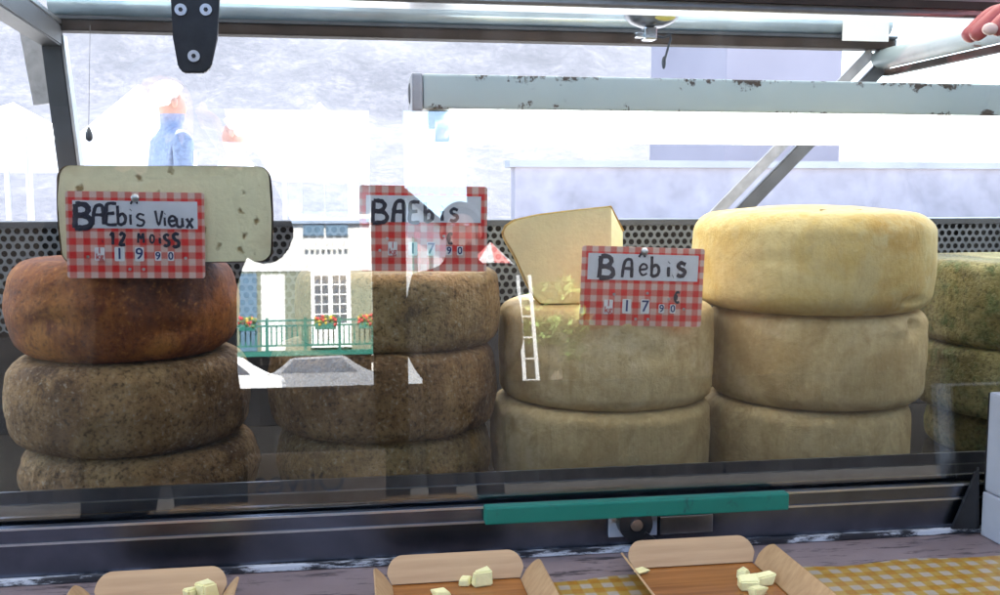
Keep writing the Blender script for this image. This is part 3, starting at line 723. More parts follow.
def card(label, tl, tr, bl, Y, words, tabs, extras=(), pin=True, tilt=0, smear=0):
    TL, TR, BL = at(*tl, Y), at(*tr, Y), at(*bl, Y)
    W = (TR-TL).length; Hh = (BL-TL).length; ctr = (TR+BL)/2
    root = thing('price_card', label, 'price card', ctr, 'red gingham price cards')
    root.rotation_euler = (R_(tilt), math.atan2(TL.z-TR.z, TR.x-TL.x), 0)
    s = W/140.0                                   # one design unit
    def pos(u, v): return ((u-70)*s, (44-v)*s)   # design space 140 x 88, v down
    def child(name, bm, mat, par=root):
        o = link(name, bm, mat, par, local=True); return o
    bm = BM(); prism(bm, rrect(W, Hh, .003), (0, .0012, 0)); child('card', bm, M['redcheck'])
    bm = BM(); x0, z0 = pos(7, 8); x1, z1 = pos(133, 37)
    prism(bm, [(x, -.0006, z) for x, z in ((x0, z0), (x0, z1), (x1, z1), (x1, z0))], (0, .0004, 0)); child('writing_strip', bm, M['strip'])
    bm = BM()
    for ch, u, v, hgt, wd in words:
        for st in STROKES[ch]:
            pp = [(u+x*hgt*1.0, v-y*hgt) for x, y in st]
            # smooth the stroke
            sm = []
            for i in range(len(pp)-1):
                p0 = pp[max(0, i-1)]; p1 = pp[i]; p2 = pp[i+1]; p3 = pp[min(len(pp)-1, i+2)]
                for q in range(5):
                    t = q/5; sm.append(tuple(.5*((2*b)+(c_-a_)*t+(2*a_-5*b+4*c_-d_)*t*t+(-a_+3*b-3*c_+d_)*t**3) for a_, b, c_, d_ in zip(p0, p1, p2, p3)))
            sm.append(pp[-1])
            tube(bm, [(pos(a_, b_)[0], -.0010, pos(a_, b_)[1]) for a_, b_ in sm], [wd*s*(.85+.3*random.random()) for _ in sm], 8, flat=.12)
    child('handwriting', bm, M['ink'])
    for ch, u, v, wt, ht, red in tabs:
        x, z = pos(u, v); bm = BM(); prism(bm, [(p[0]+x, -.0008, p[2]+z) for p in rrect(wt*s, ht*s, .0012, 3)], (0, .0006, 0)); tb = child('number_tab', bm, M['paper'])
        (font_mesh('kg', ht*s*.62, M['red_ink'], 'digit', tb, (x, -.0012, z-ht*s*.2), .0001), font_mesh('1', ht*s*.62, M['red_ink'], 'digit', tb, (x, -.0012, z+ht*s*.24), .0001)) if red else font_mesh(ch, ht*s*1.12, M['red_ink'] if red else M['inkblue'], 'digit', tb, (x, -.0012, z), .0002)
    for u, v in extras:
        x, z = pos(u, v); bm = BM(); disc(bm, (x, -.0001, z), (0, -1, 0), 1.6*s, .0006, 12); child('rivet', bm, M['screw'])
    if pin:
        x, z = pos(70, 5); bm = BM(); ellipsoid(bm, (x, -.002, z), (.0042, .0025, .0042)); child('pin', bm, M['screw'])
    return root
YC1 = YH-.006
card('gingham card reading Brebis vieux at nineteen ninety, pinned to the cut half cheese', (66, 191), (205, 193), (66.5, 278), YC1,
     [('B', 9, 37, 25, 2.9), ('A', 27, 33, 20, 1.8), ('E', 40, 33, 22, 1.7), ('acc', 63, 30, 22, 1.0), ('b', 51, 33, 19, 1.7), ('i', 63, 33, 18, 1.3), ('s', 70, 34, 19, 1.2),
      ('V', 90, 33, 16, 1.2), ('i', 98, 34, 15, 1.2), ('e', 103, 34, 17, 1.4), ('u', 111, 35, 16, 1.4), ('x', 121, 36, 17, 1.4), ('.', 36, 51, 14, 1.4),
      ('1', 43, 54, 12, 1.6), ('2', 53, 54, 12, 1.7), ('M', 72, 52, 10, 1.2), ('O', 84, 52, 9, 1.0), ('i', 93, 53, 11, 1.3), ('S', 98, 55, 12, 1.6), ('S', 107, 56, 14, 1.8)],
     [('@', 33, 64, 10, 14, True), ('1', 53, 64, 10, 15, False), ('9', 73, 64, 9, 15, False), ('9', 92, 66, 6.5, 10, False), ('0', 105, 66, 6.5, 10, False)], [(21, 67), (120, 68), (63, 80), (77, 80)])
card('gingham card with half hidden Brebis lettering and a left side veiled by reflection, on the second stack', (359, 185), (487, 187), (360, 271), .125,
     [('B', 14, 38, 24, 2.3), ('A', 36, 37, 23, 2.2), ('E', 54, 37, 22, 2.0), ('b', 70, 36, 20, 2.0), ('i', 88, 35, 18, 1.8), ('s', 98, 35, 20, 1.8), ('€', 96, 60, 11, 1.6)],
     [('0', 36, 66, 10, 15, True), ('1', 58, 66, 10, 15, False), ('7', 78, 66, 9, 15, False), ('9', 98, 68, 6.5, 10, False), ('0', 110, 68, 6.5, 10, False)], [(30, 55), (22, 68), (92, 52)], pin=False)
card('gingham card reading Brebis at seventeen ninety, leaning on the wedge', (582.5, 245.5), (705, 249), (579, 325), .118,
     [('B', 20, 35, 24, 2.6), ('A', 46, 34, 20, 1.7), ('e', 65, 31, 20, 1.2), ('acc', 62, 30, 22, 1.2), ('b', 78, 32, 21, 1.8), ('i', 97, 32, 18, 1.8), ('.', 104, 32, 14, 2.0), ('s', 108, 31, 22, 2.2), ('€', 107, 61, 12, 1.4)],
     [('3', 32, 67, 10, 16, True), ('1', 53, 66, 10, 16, False), ('7', 74, 66, 10, 16, False), ('9', 93, 68, 6.5, 10, False), ('0', 106, 68, 6.5, 10, False)], [(38, 53), (76, 51), (101, 57), (119, 68), (64, 80), (78, 80)])

# ------------------------------------------------------------------ ledge: trays, samples, cloth, box
trays = []
def tray(label, pxl, pxr, yb, seed):
    """thin veneer boat: flat floor, four flared sides with rounded ends"""
    zf = ZL+.0012
    d = ray((pxl+pxr)/2, yb); t = (zf-CAM.z)/d.z; q = CAM+d*t; Yb = q.y
    x0 = at(pxl, yb, Yb).x; x1 = at(pxr, yb, Yb).x; W = x1-x0; L = .19
    root = thing('tasting_tray', label, 'tray', ((x0+x1)/2, Yb-L/2, zf), 'veneer tasting trays on the ledge')
    bm = BM(); box(bm, (x0, Yb-L, zf), (x1, Yb, zf+.0015)); link('tray_floor', bm, M['veneer_oily'], root)
    hgt, lean, th = .021, .016, .0016
    def side(p, q, outw):
        n = 8; P0 = Vector(p); P1 = Vector(q); a = (P1-P0); Lr = a.length; a.normalize(); bm = BM(); up = Vector((0, 0, hgt))+outw*lean
        ext = .004; r = .014; pr = []
        pr.append(P0); pr.append(P1)
        for k in range(n+1):
            th_ = PI/2*k/n; pr.append(P1+a*(ext-r+r*math.cos(th_))+up*(.35+.65*math.sin(th_)))
        for k in range(n+1):
            th_ = PI/2+PI/2*k/n; pr.append(P0-a*(ext-r)+a*(r*math.cos(th_))+up*(.35+.65*math.sin(th_)))
        nrm = a.cross(up).normalized()
        prism(bm, pr, nrm*th); return bm
    z = zf+.0016
    for nm, p, q, o_ in (('end_flap', (x0, Yb, z), (x1, Yb, z), Vector((0, 1, 0))), ('end_flap', (x1, Yb-L, z), (x0, Yb-L, z), Vector((0, -1, 0))),
                         ('side_flap', (x1+.001, Yb-.006, z), (x1+.001, Yb-L+.006, z), Vector((1, 0, 0))), ('side_flap', (x0-.001, Yb-L+.006, z), (x0-.001, Yb-.006, z), Vector((-1, 0, 0)))):
        link(nm, side(p, q, o_), M['veneer'], root)
    trays.append((x0, x1, Yb, L, zf+.0016)); return root
tray('veneer tasting tray at the left with two cheese slivers by its end flap', 98, 222, 601, 1)
tray('veneer tasting tray in the middle holding a square and a white crumb of cheese', 392, 520, 583, 2)
tray('veneer tasting tray at the right, below the lock, with a heap of cheese bits', 634, 752, 567, 3)
def bit(label, px, py, tr, size, seed, mat='paste_young'):
    x0, x1, Yb, L, z = trays[tr]
    d = ray(px, py); t = (z+size[2]*.5-CAM.z)/d.z; q = CAM+d*t
    q.y = min(q.y, Yb-size[1]*.55-.001); 
    rnd = random.Random(seed); bm = BM(); box(bm, (-size[0]/2, -size[1]/2, 0), (size[0]/2, size[1]/2, size[2]))
    for v in bm.verts: v.co += Vector((rnd.uniform(-1, 1)*size[0]*.2, rnd.uniform(-1, 1)*size[1]*.2, rnd.uniform(-.3, .2)*size[2] if v.co.z > .001 else 0))
    bmesh.ops.bevel(bm, geom=list(bm.edges), offset=size[2]*.1, segments=2, affect='EDGES')
    o = link('cheese_cube', bm, M[mat], local=True); o.location = (q.x, q.y, z+.0002); o.rotation_euler.z = rnd.uniform(-.6, .6)
    tag(o, label, 'cheese sample', 'cheese samples in the trays')
bit('olive tinted cheese sliver in the left tray', 194, 588, 0, (.009, .016, .016), 1)
bit('white cheese sliver nearest the right flap of the left tray', 209, 585, 0, (.010, .016, .017), 2, 'paste_young')
bit('yellow square piece of cheese in the middle tray', 481, 577, 1, (.014, .013, .014), 3)
bit('small white crumb left of the yellow square in the middle tray', 465, 580, 1, (.009, .009, .008), 4)
bit('low crumb at the front of the middle tray', 440, 594, 1, (.014, .010, .006), 5)
bit('flat pale flake in the left back corner of the right tray', 641, 571, 2, (.012, .010, .003), 6)
bit('small lump at the back of the heap in the right tray', 743, 573, 2, (.011, .010, .009), 7)
bit('largest lump of the heap in the right tray', 751, 583, 2, (.017, .013, .012), 8)
bit('long white sliver on the right of the heap in the right tray', 766, 579, 2, (.016, .008, .010), 9)
bit('lowest lump at the front of the heap in the right tray', 757, 592, 2, (.012, .010, .009), 10)
# oilcloth
bm = BM(); x0 = at(535, 588, -.07).x; nx, ny = 60, 24; g = []
for j in range(ny+1):
    row = []
    for i in range(nx+1):
        x = x0+(XR-.03-x0)*i/nx; yb = -.083-.008*noise.noise((x*14, 1, 2)); y = yb+(-.395-yb)*j/ny
        row.append(bm.verts.new((x, y, ZL+.0006+.0012*(.5+.5*noise.noise((x*12, y*12, 4)))*(0.2 if j == 0 else 1))))
    g.append(row)
for j in range(ny):
    for i in range(nx): bm.faces.new((g[j][i], g[j][i+1], g[j+1][i+1], g[j+1][i]))
oc = link('oilcloth', bm, M['yellowcheck'], smooth=True, loc=((x0+XR)/2, -.06, ZL)); tag(oc, 'stained yellow and white gingham oilcloth on the ledge at right', 'tablecloth')
# white box and black bracket
p = at(979, 545, -.022)
root = thing('white_box', 'white two tier plastic box standing at the right end of the ledge', 'box', (p.x+.06, -.0, ZL))
hz = at(979, 494, -.035).z; tz = at(979, 394, -.035).z
bm = BM(); box(bm, (p.x-.001, -.056, ZL), (p.x+.12, -.0245, hz-.0005), bev=.002); link('box_base', bm, M['whitebox'], root)
bm = BM(); box(bm, (p.x+.001, -.054, hz), (p.x+.118, -.0245, tz), bev=.003); link('box_body', bm, M['whitebox'], root)
bm = BM(); box(bm, (p.x+.003, -.0243, ZL+.001), (p.x+.117, -.0208, tz-.002)); link('added_back_plate', bm, M['black'], root)  # unseen black back, added to darken the box's reflection in the pane
q = [at(979, 468, -.022), at(979, 541, -.022), at(952, 541, -.022)]; q[1].z = q[2].z = ZL+.0065
bm = BM(); prism(bm, [q[0], q[2], q[1]], (0, .004, 0)); br = link('bracket', bm, M['black']); tag(br, 'black triangular bracket between the apron and the white box', 'bracket')

# ------------------------------------------------------------------ small hanging things
p = at(652, 12, .30)
root = thing('scale_dish', 'shallow tin dish with a yellow inside patch hanging under the top rail', 'dish', (p.x, .30, p.z))
bm = BM(); prof = [(0, 0), (.016, .001), (.027, .006), (.034, .013), (.037, .022)]; seg = 32; cols = []
for kx in range(seg):
    aa = 2*PI*kx/seg; cols.append([bm.verts.new((p.x+r*math.cos(aa), .30+r*math.sin(aa), at(652, 28, .30).z+z)) for r, z in prof])
for kx in range(seg):
    A, B = cols[kx], cols[(kx+1) % seg]
    for i in range(len(prof)-1): bm.faces.new((A[i], B[i], B[i+1], A[i+1]))
bmesh.ops.remove_doubles(bm, verts=bm.verts, dist=1e-6); dsh = link('dish_bowl', bm, M['dish'], root, smooth=True)
sm_ = dsh.modifiers.new('t', 'SOLIDIFY'); sm_.thickness = .0012
bm = BM(); ellipsoid(bm, (p.x+.008, .272, at(652, 20, .30).z), (.014, .004, .006)); link('yellow_patch', bm, M['scale_yellow'], root)
zz = at(652, 28, .30).z
bm = BM(); box(bm, (p.x-.012, .288, zz-.016), (p.x+.004, .306, zz-.0005), bev=.002); link('clasp', bm, M['chrome'], root)
bm = BM(); box(bm, (p.x-.022, .292, zz-.013), (p.x-.0125, .302, zz-.007), bev=.001); link('clasp_tab', bm, M['chrome'], root)
bm = BM(); q0 = Vector((p.x+.022, .292, zz-.008)); q1 = at(663, 66, .292)
tube(bm, [Vector((p.x+.004, .297, zz-.010)), Vector((p.x+.012, .292, zz-.013)), q0+Vector((-.003, 0, -.003)), q0, q0+Vector((.001, 0, -.006)), (q0+q1)/2+Vector((.001, 0, 0)), q1], .0016, 8)
bm2 = bm; link('hook', bm2, M['slate'], root)
bm = BM(); ellipsoid(bm, q1+Vector((.001, 0, .004)), (.0028, .0028, .008)); link('hook_weight', bm, M['slate'], root)
bm = BM()
for ax in (-.03, .03): tube(bm, [(p.x+ax, .30, zz+.018), (p.x+ax*.6, .30, zz+.14)], .0012, 6)
link('wire', bm, M['steel'], root)
p = at(89, 134, .45)
bm = BM(); tube(bm, [p+Vector((0, 0, -.010)), p+Vector((0, 0, -.007)), p, p+Vector((0, 0, .008)), p+Vector((0, 0, .010))], [.001, .0048, .005, .0018, .0008], 12)
tube(bm, [p+Vector((0, 0, .010)), p+Vector((0, .03, .145))], .0003, 5)
hk = link('hanging_weight', bm, M['slate'], smooth=True); tag(hk, 'tiny dark teardrop weight hanging beside the left corner post', 'weight')
A = at(843, 17, .57); B = at(888, 42, .57)
bm = BM(); box(bm, (A.x, .568, B.z), (B.x, .571, A.z), bev=.0006); pc = link('paper_notice', bm, M['paper']); tag(pc, 'blank white notice clipped to the rear rail at upper right', 'notice')

# ------------------------------------------------------------------ people
def person(label, loc, rotz, height, top, legs, hair, pose=None, hat=None, skin='skin', group=None, rads=None):
    global LASTJ
    k = height/1.75
    J = {'pelvis': (0, 0, .95), 'spine': (0, 0, 1.13), 'chest': (0, 0, 1.31), 'neck': (0, 0, 1.46), 'jaw': (0, .012, 1.535), 'skull': (0, .005, 1.64), 'crown': (0, 0, 1.70), 'nose': (0, .098, 1.60)}
    Rd = {'pelvis': (.155, .115), 'spine': (.14, .105), 'chest': (.165, .115), 'neck': (.055, .058), 'jaw': (.062, .072), 'skull': (.076, .092), 'crown': (.05, .062), 'nose': (.012, .012)}
    E = [('pelvis', 'spine', top), ('spine', 'chest', top), ('chest', 'neck', top), ('neck', 'jaw', skin), ('jaw', 'skull', skin), ('skull', 'crown', skin), ('jaw', 'nose', skin)]
    for s, n in ((-1, 'L'), (1, 'R')):
        J.update({'sh'+n: (s*.185, 0, 1.39), 'el'+n: (s*.24, -.03, 1.11), 'wr'+n: (s*.25, .06, .87), 'pa'+n: (s*.25, .08, .79),
                  'hi'+n: (s*.095, 0, .88), 'kn'+n: (s*.105, .02, .50), 'an'+n: (s*.11, -.02, .085), 'to'+n: (s*.13, .15, .035)})
        Rd.update({'sh'+n: (.068, .07), 'el'+n: (.048, .048), 'wr'+n: (.031, .028), 'pa'+n: (.042, .020), 'hi'+n: (.095, .10), 'kn'+n: (.062, .066), 'an'+n: (.043, .048), 'to'+n: (.045, .033)})
        E += [('chest', 'sh'+n, top), ('sh'+n, 'el'+n, top), ('el'+n, 'wr'+n, top), ('wr'+n, 'pa'+n, skin), ('pelvis', 'hi'+n, legs), ('hi'+n, 'kn'+n, legs), ('kn'+n, 'an'+n, legs), ('an'+n, 'to'+n, 'black')]
    if pose: J.update(pose)
    if rads: Rd.update(rads)
    for s, n in ((-1, 'L'), (1, 'R')):
        wv = Vector(J['wr'+n]); pv = Vector(J['pa'+n]); d = (pv-wv).normalized()
        sd_ = Vector((0, 1, 0)) if abs(d.y) < .7 else Vector((0, 0, 1))
        if pose and 'fdir'+n in pose: sd_ = Vector(pose['fdir'+n])
        inw = d.cross(sd_).normalized()*s
        for i, (o_, l) in enumerate(((.030, .070), (.010, .078), (-.010, .073), (-.028, .058))):
            b = pv+sd_*o_+d*.028; m_ = b+d*l*.55-inw*.004; e = b+d*l+inw*.018
            for nm, q in (('a', b), ('b', m_), ('c', e)): J['f%d%s%s' % (i, nm, n)] = tuple(q); Rd['f%d%s%s' % (i, nm, n)] = (.0095, .0095)
            E += [('pa'+n, 'f%da%s' % (i, n), skin), ('f%da%s' % (i, n), 'f%db%s' % (i, n), skin), ('f%db%s' % (i, n), 'f%dc%s' % (i, n), skin)]
        tb = (wv+pv)/2+sd_*.035; te = tb+sd_*.022+d*.04+inw*.012
        J['tb'+n] = tuple(tb); J['te'+n] = tuple(te); Rd['tb'+n] = (.012, .012); Rd['te'+n] = (.010, .010)
        E += [('wr'+n, 'tb'+n, skin), ('tb'+n, 'te'+n, skin)]
    J = {a: b for a, b in J.items() if not a.startswith('fdir')}
    LASTJ = {a: Vector(b)*k for a, b in J.items()}
    names = list(J); ix = {n: i for i, n in enumerate(names)}
    me = bpy.data.meshes.new('person'); me.from_pydata([tuple(Vector(J[n])*k) for n in names], [(ix[a], ix[b]) for a, b, _ in E], [])
    t = bpy.data.objects.new('tmp', me); C.objects.link(t)
    t.modifiers.new('s', 'SKIN'); sv = me.skin_vertices[0].data
    for n in names: sv[ix[n]].radius = (Rd[n][0]*k, Rd[n][1]*k)
    sv[0].use_root = True
    ss = t.modifiers.new('u', 'SUBSURF'); ss.levels = ss.render_levels = 2
    dg = bpy.context.evaluated_depsgraph_get(); bme = bpy.data.meshes.new_from_object(t.evaluated_get(dg)); bpy.data.objects.remove(t)
    mats = sorted({m_ for _, _, m_ in E}); bme.materials.clear()
    for m_ in mats: bme.materials.append(M[m_])
    segs = [(Vector(J[a])*k, Vector(J[b])*k, mats.index(m_), (Rd[a][0]+Rd[b][0])/2*k) for a, b, m_ in E]
    for poly in bme.polygons:
        poly.use_smooth = True; best = 9e9
        for a, b, mi, r in segs:
            ab_ = b-a; tt = max(0, min(1, (poly.center-a).dot(ab_)/max(1e-9, ab_.length_squared))); dd = (poly.center-a-ab_*tt).length-r
            if dd < best: best = dd; poly.material_index = mi
    o = bpy.data.objects.new('person', bme); C.objects.link(o); o.location = loc; o.rotation_euler.z = rotz; tag(o, label, 'person', group)
    def ch(name, bm, mat):
        c_ = link(name, bm, mat, o, smooth=True, local=True); return c_
    bm = BM(); ellipsoid(bm, (0, -.012*k, 1.665*k), (.092*k, .108*k, .088*k), 20, 14)
    bmesh.ops.bisect_plane(bm, geom=list(bm.verts)+list(bm.edges)+list(bm.faces), plane_co=(0, .035*k, 1.675*k), plane_no=(0, .85, -.75), clear_outer=True)
    ch('hair', bm, M[hair])
    for s in (-1, 1):
        bm = BM(); ellipsoid(bm, (s*.03*k, .083*k, 1.635*k), (.012*k, .008*k, .007*k)); ch('eye', bm, M['white'])
        bm = BM(); ellipsoid(bm, (s*.083*k, -.005*k, 1.615*k), (.012*k, .02*k, .032*k)); ch('ear', bm, M[skin])
    bm = BM(); ellipsoid(bm, (0, .083*k, 1.563*k), (.024*k, .007*k, .006*k)); ch('mouth', bm, M['skin_red'])
    if hat:
        bm = BM(); ellipsoid(bm, (0, 0, 1.70*k), (.10*k, .115*k, .085*k), 20, 12); tube(bm, [(0, 0, 1.685*k), (0, 0, 1.692*k)], .15*k, 24); ch('hat', bm, M[hat])
    return o
# two passers-by behind the stall, turned to each other
p = at(172, 160, 5.6); person('white haired man in a navy jumper paled for glare beyond the back of the case', (p.x, 5.6, .15), R_(-60), 1.80, 'navy', 'navy', 'hair_white')
p = at(236, 160, 5.9); person('white haired woman in a pale top standing behind the man in navy', (p.x, 5.9, .15), R_(75), 1.62, 'white_cloth', 'dark_cloth', 'hair_white')
# customer with a finger on the right side tube
FT = at(962, 31, .0); hx, hy, hzv = FT.x, .0, FT.z
base = Vector((1.02, -.34, 0)); kk = 1.70/1.75
def loc_(v): return tuple((Vector(v)-base)/kk)
wr = Vector((hx+.172, -.045, hzv+.042)); pa = Vector((hx+.092, -.03, hzv+.026))
cust = person('person in dark clothes whose reddish finger rests on the side tube at upper right', tuple(base), 0, 1.70, 'dark_cloth', 'navy', 'hair_dark',
       pose={'elL': loc_((.98, -.16, 1.14)), 'wrL': loc_(wr), 'paL': loc_(pa), 'fdirL': (0, -1, 0)}, skin='skin_red')
tip = LASTJ['f0cL']+base
bm = BM(); ellipsoid(bm, (tip.x-.004, tip.y-.004, tip.z+.004), (.008, .006, .006)); nl = link('finger_nail', bm, M['nail'], cust, smooth=True)
# photographer left of the camera, pose shaped to darken the mirrored patch
def rel(b, h, v): return tuple((Vector(v)-Vector(b))/(h/1.75))
ph = 1.84; q = vr(165, 250, -1.45); pb_ = (q.x, -1.45, 0)
def rv(px, py, Y): return rel(pb_, ph, vr(px, py, Y))
person('photographer in dark clothes raising both hands to the face, mirrored over the half cheese', pb_, 0, ph, 'dark_cloth', 'dark_cloth', 'hair_dark',
       pose={'elR': rv(276, 252, -1.40), 'wrR': rv(246, 172, -1.26), 'paR': rv(232, 150, -1.24), 'elL': rv(58, 262, -1.40), 'wrL': rv(120, 172, -1.26), 'paL': rv(140, 150, -1.24), 'fdirR': (0, 1, 0), 'fdirL': (0, 1, 0)},
       rads={'elR': (.062, .062), 'wrR': (.052, .052), 'shR': (.09, .09), 'shL': (.09, .09), 'elL': (.062, .062), 'wrL': (.052, .052)})
# a man in a cap seen behind, in front of the white house
p = vr(465, 300, -3.5); person('person with short dark hair and hands in pockets, mirrored before the white house', (p.x, -3.6, 0), R_(10), 1.84, 'dark_cloth', 'dark_cloth', 'hair_dark', rads={'spine': (.19, .11), 'pelvis': (.20, .12), 'chest': (.19, .12)}, pose={'elL': (-.225, -.03, 1.12), 'wrL': (-.16, .03, .97), 'paL': (-.09, .01, .93), 'elR': (.225, -.03, 1.12), 'wrR': (.16, .03, .97), 'paR': (.09, .01, .93)})

# ------------------------------------------------------------------ unseen canopy, added to block sun and pass soft light
cn = thing('added_canopy', 'unseen cream canvas roof on poles, added over the stall for soft light', 'canopy', (.3, .2, 0))
bm = BM(); quad(bm, [(-3.2, -1.15, 2.45), (3.8, -1.15, 2.45), (3.8, 2.35, 2.75), (-3.2, 2.35, 2.75)]); link('canopy_roof', bm, M['tarp'], cn)
for x in (-3.1, 3.7):
    for y, z in ((-1.1, 2.445), (2.3, 2.735)):
        bm = BM(); tube(bm, [(x, y, 0), (x, y, z)], .025, 12); link('pole', bm, M['alu'], cn)

aw = thing('sky_blocker_awning', 'unseen dark awning added behind the viewer to keep sky out of the pane', 'awning', (.5, -3.4, 0))  # unseen awning, added to block bright sky from the pane
bm = BM(); prism(bm, [(-5.5, -4.7, 2.55), (7, -4.7, 2.55), (7, -2.7, 2.75), (-5.5, -2.7, 2.75)], (0, 0, .02)); link('awning_cloth', bm, M['awning'], aw)
for x in (-5.4, 6.9):
    for y, z in ((-4.6, 2.55), (-2.8, 2.74)):
        bm = BM(); tube(bm, [(x, y, 0), (x, y, z)], .03, 12); link('pole', bm, M['slate'], aw)
for i_, (xa, xb, lab) in enumerate(((-7, -1.6, 'black draped counter added to hide bright ground, mirrored at left'), (-1.595, 3.44, 'black draped counter added to hide bright ground, mirrored at the centre'), (3.45, 9.5, 'black draped counter added to hide bright ground, mirrored at right'))):  # counters added so bright ground does not veil the pane
    root = thing('ground_blocker', lab, 'counter', ((xa+xb)/2, -8, 0), 'added black counters across the aisle')
    zt_ = vr(320, 388, -8).z
    bm = BM(); n_ = 80; rows = []
    for zz_ in (.004, .35, .7, zt_): rows.append([bm.verts.new((xa+(xb-xa)*k_/n_, -8+.03*math.sin(k_*1.7+i_)*(1-zz_/1.3), zz_)) for k_ in range(n_+1)])
    rows.append([bm.verts.new((xa+(xb-xa)*k_/n_, -8.8, zt_)) for k_ in range(n_+1)])
    for A, B in zip(rows, rows[1:]):
        for k_ in range(n_): bm.faces.new((A[k_], A[k_+1], B[k_+1], B[k_]))
    link('drape', bm, M['blocker_black'], root)
    for x in (xa+.2, xb-.2):
        bm = BM(); box(bm, (x-.03, -8.7, 0), (x+.03, -8.2, zt_-.02)); link('trestle', bm, M['board'], root)

fl = thing('added_shade_flap', 'unseen opaque white flap added to shade the front ledge', 'flap', (.3, -.7, 2.2))  # unseen flap, added to shade the ledge and trays
bm = BM(); prism(bm, [(-2.2, -.62, 2.2), (2.8, -.62, 2.2), (2.8, -.06, 2.12), (-2.2, -.06, 2.12)], (0, 0, .04)); link('flap_panel', bm, M['white'], fl)
for x in (-2.1, 2.7):
    bm = BM(); bar(bm, (x, -.10, .9), (x, -.55, 2.185), .03, .03); link('gas_strut', bm, M['slate'], fl)
    bm = BM(); box(bm, (x-.03, -.05, 0), (x+.03, .01, 2.11)); link('post', bm, M['slate'], fl)

# ------------------------------------------------------------------ behind the stall
def tent(label, xa, xb, y0, y1, ze, zp, mat):
    cx_ = (xa+xb)/2; root = thing('market_tent', label, 'tent', (cx_, (y0+y1)/2, .15))
    bm = BM(); e = [(xa, y0, ze), (xb, y0, ze), (xb, y1, ze), (xa, y1, ze)]; ap_ = (cx_, (y0+y1)/2, zp)
    vs = [bm.verts.new(v) for v in e]; a_ = bm.verts.new(ap_)
    for i in range(4): bm.faces.new((vs[i], vs[(i+1) % 4], a_))
    link('tent_roof', bm, M[mat], root)
    bm = BM()
    for i in range(4):
        a, b = Vector(e[i]), Vector(e[(i+1) % 4]); quad(bm, [a, b, b-Vector((0, 0, .28)), a-Vector((0, 0, .28))])
    v_ = link('valance', bm, M[mat], root); v_.modifiers.new('t', 'SOLIDIFY').thickness = .01
    for x, y, z in e:
        bm = BM(); tube(bm, [(x, y, .15), (x, y, ze-.01)], .03, 10); link('pole', bm, M['alu'], root)
a = at(268, 150, 9).x; b = at(366, 150, 9).x; tent('white peaked market tent right of the two passers by', a, b, 9, 11.5, at(300, 150, 9).z, at(310, 100, 10).z, 'tent')
a = at(72, 150, 9.5).x; b = at(158, 150, 9.5).x; tent('white peaked market tent left of the two passers by', a, b, 9.5, 12, at(120, 140, 9.5).z, at(120, 82, 10.5).z, 'tent')
a = at(-90, 150, 8.5).x; b = at(28, 150, 8.5).x; tent('blue grey market tent at the far left beyond the corner post', a, b, 8.5, 11, at(0, 135, 8.5).z, at(-20, 100, 9.5).z, 'tent')
# lilac house and low wall at right
def simple_house(name, label, x0, x1, y0, y1, h, wall, cat='house'):
    root = thing(name, label, cat, ((x0+x1)/2, (y0+y1)/2, 0))
    bm = BM(); box(bm, (x0, y0, -.1), (x1, y1, h)); link('wall', bm, M[wall], root)
    bm = BM(); prism(bm, [(x0-.4, y0-.4, h+.002), (x0-.4, y1+.4, h+.002), (x0-.4, (y0+y1)/2, h+2.2)], (x1-x0+.8, 0, 0)); link('roof', bm, M['roof_tile'], root)
    n = max(1, int((x1-x0)/2.2))
    for i in range(n):
        cx_ = x0+(x1-x0)*(i+.5)/n
        for zf in (1.0, 3.9):
            if zf+1.4 > h: continue
            bm = BM(); box(bm, (cx_-.5, y0-.03, zf), (cx_+.5, y0-.002, zf+1.3)); wf = link('window', bm, M['white'], root)
            bm = BM(); box(bm, (cx_-.42, y0-.04, zf+.08), (cx_+.42, y0-.031, zf+1.22)); link('pane', bm, M['winglass'], wf)
    return root
a = at(727, 60, 22).x; b = at(842, 60, 22).x
bm = None
hroot = thing('lilac_house', 'plain lilac grey house wall beyond the lamp at right', 'house', ((a+b)/2, 24, 0))
bm = BM(); box(bm, (a, 22, -.1), (b, 28, 6.4)); link('wall', bm, M['lilac_wall'], hroot)
bm = BM(); prism(bm, [(a-.3, 21.6, 6.402), (a-.3, 28.4, 6.402), (a-.3, 25, 8.4)], (b-a+.6, 0, 0)); link('roof', bm, M['roof_tile'], hroot)
a = at(515, 200, 15.5).x; b = at(1050, 200, 15.5).x
bm = BM(); nn = 60; top_ = []
box(bm, (a, 15.5, -.1), (b, 15.9, at(700, 168, 15.5).z)); gw = link('garden_wall', bm, M['stone']); tag(gw, 'low pale stone wall behind the wedge and the right stacks', 'wall')
bm = BM(); box(bm, (a-.1, 15.42, at(700, 168, 15.5).z+.002), (b+.1, 15.98, at(700, 168, 15.5).z+.12)); link('coping', bm, M['paving'], gw)

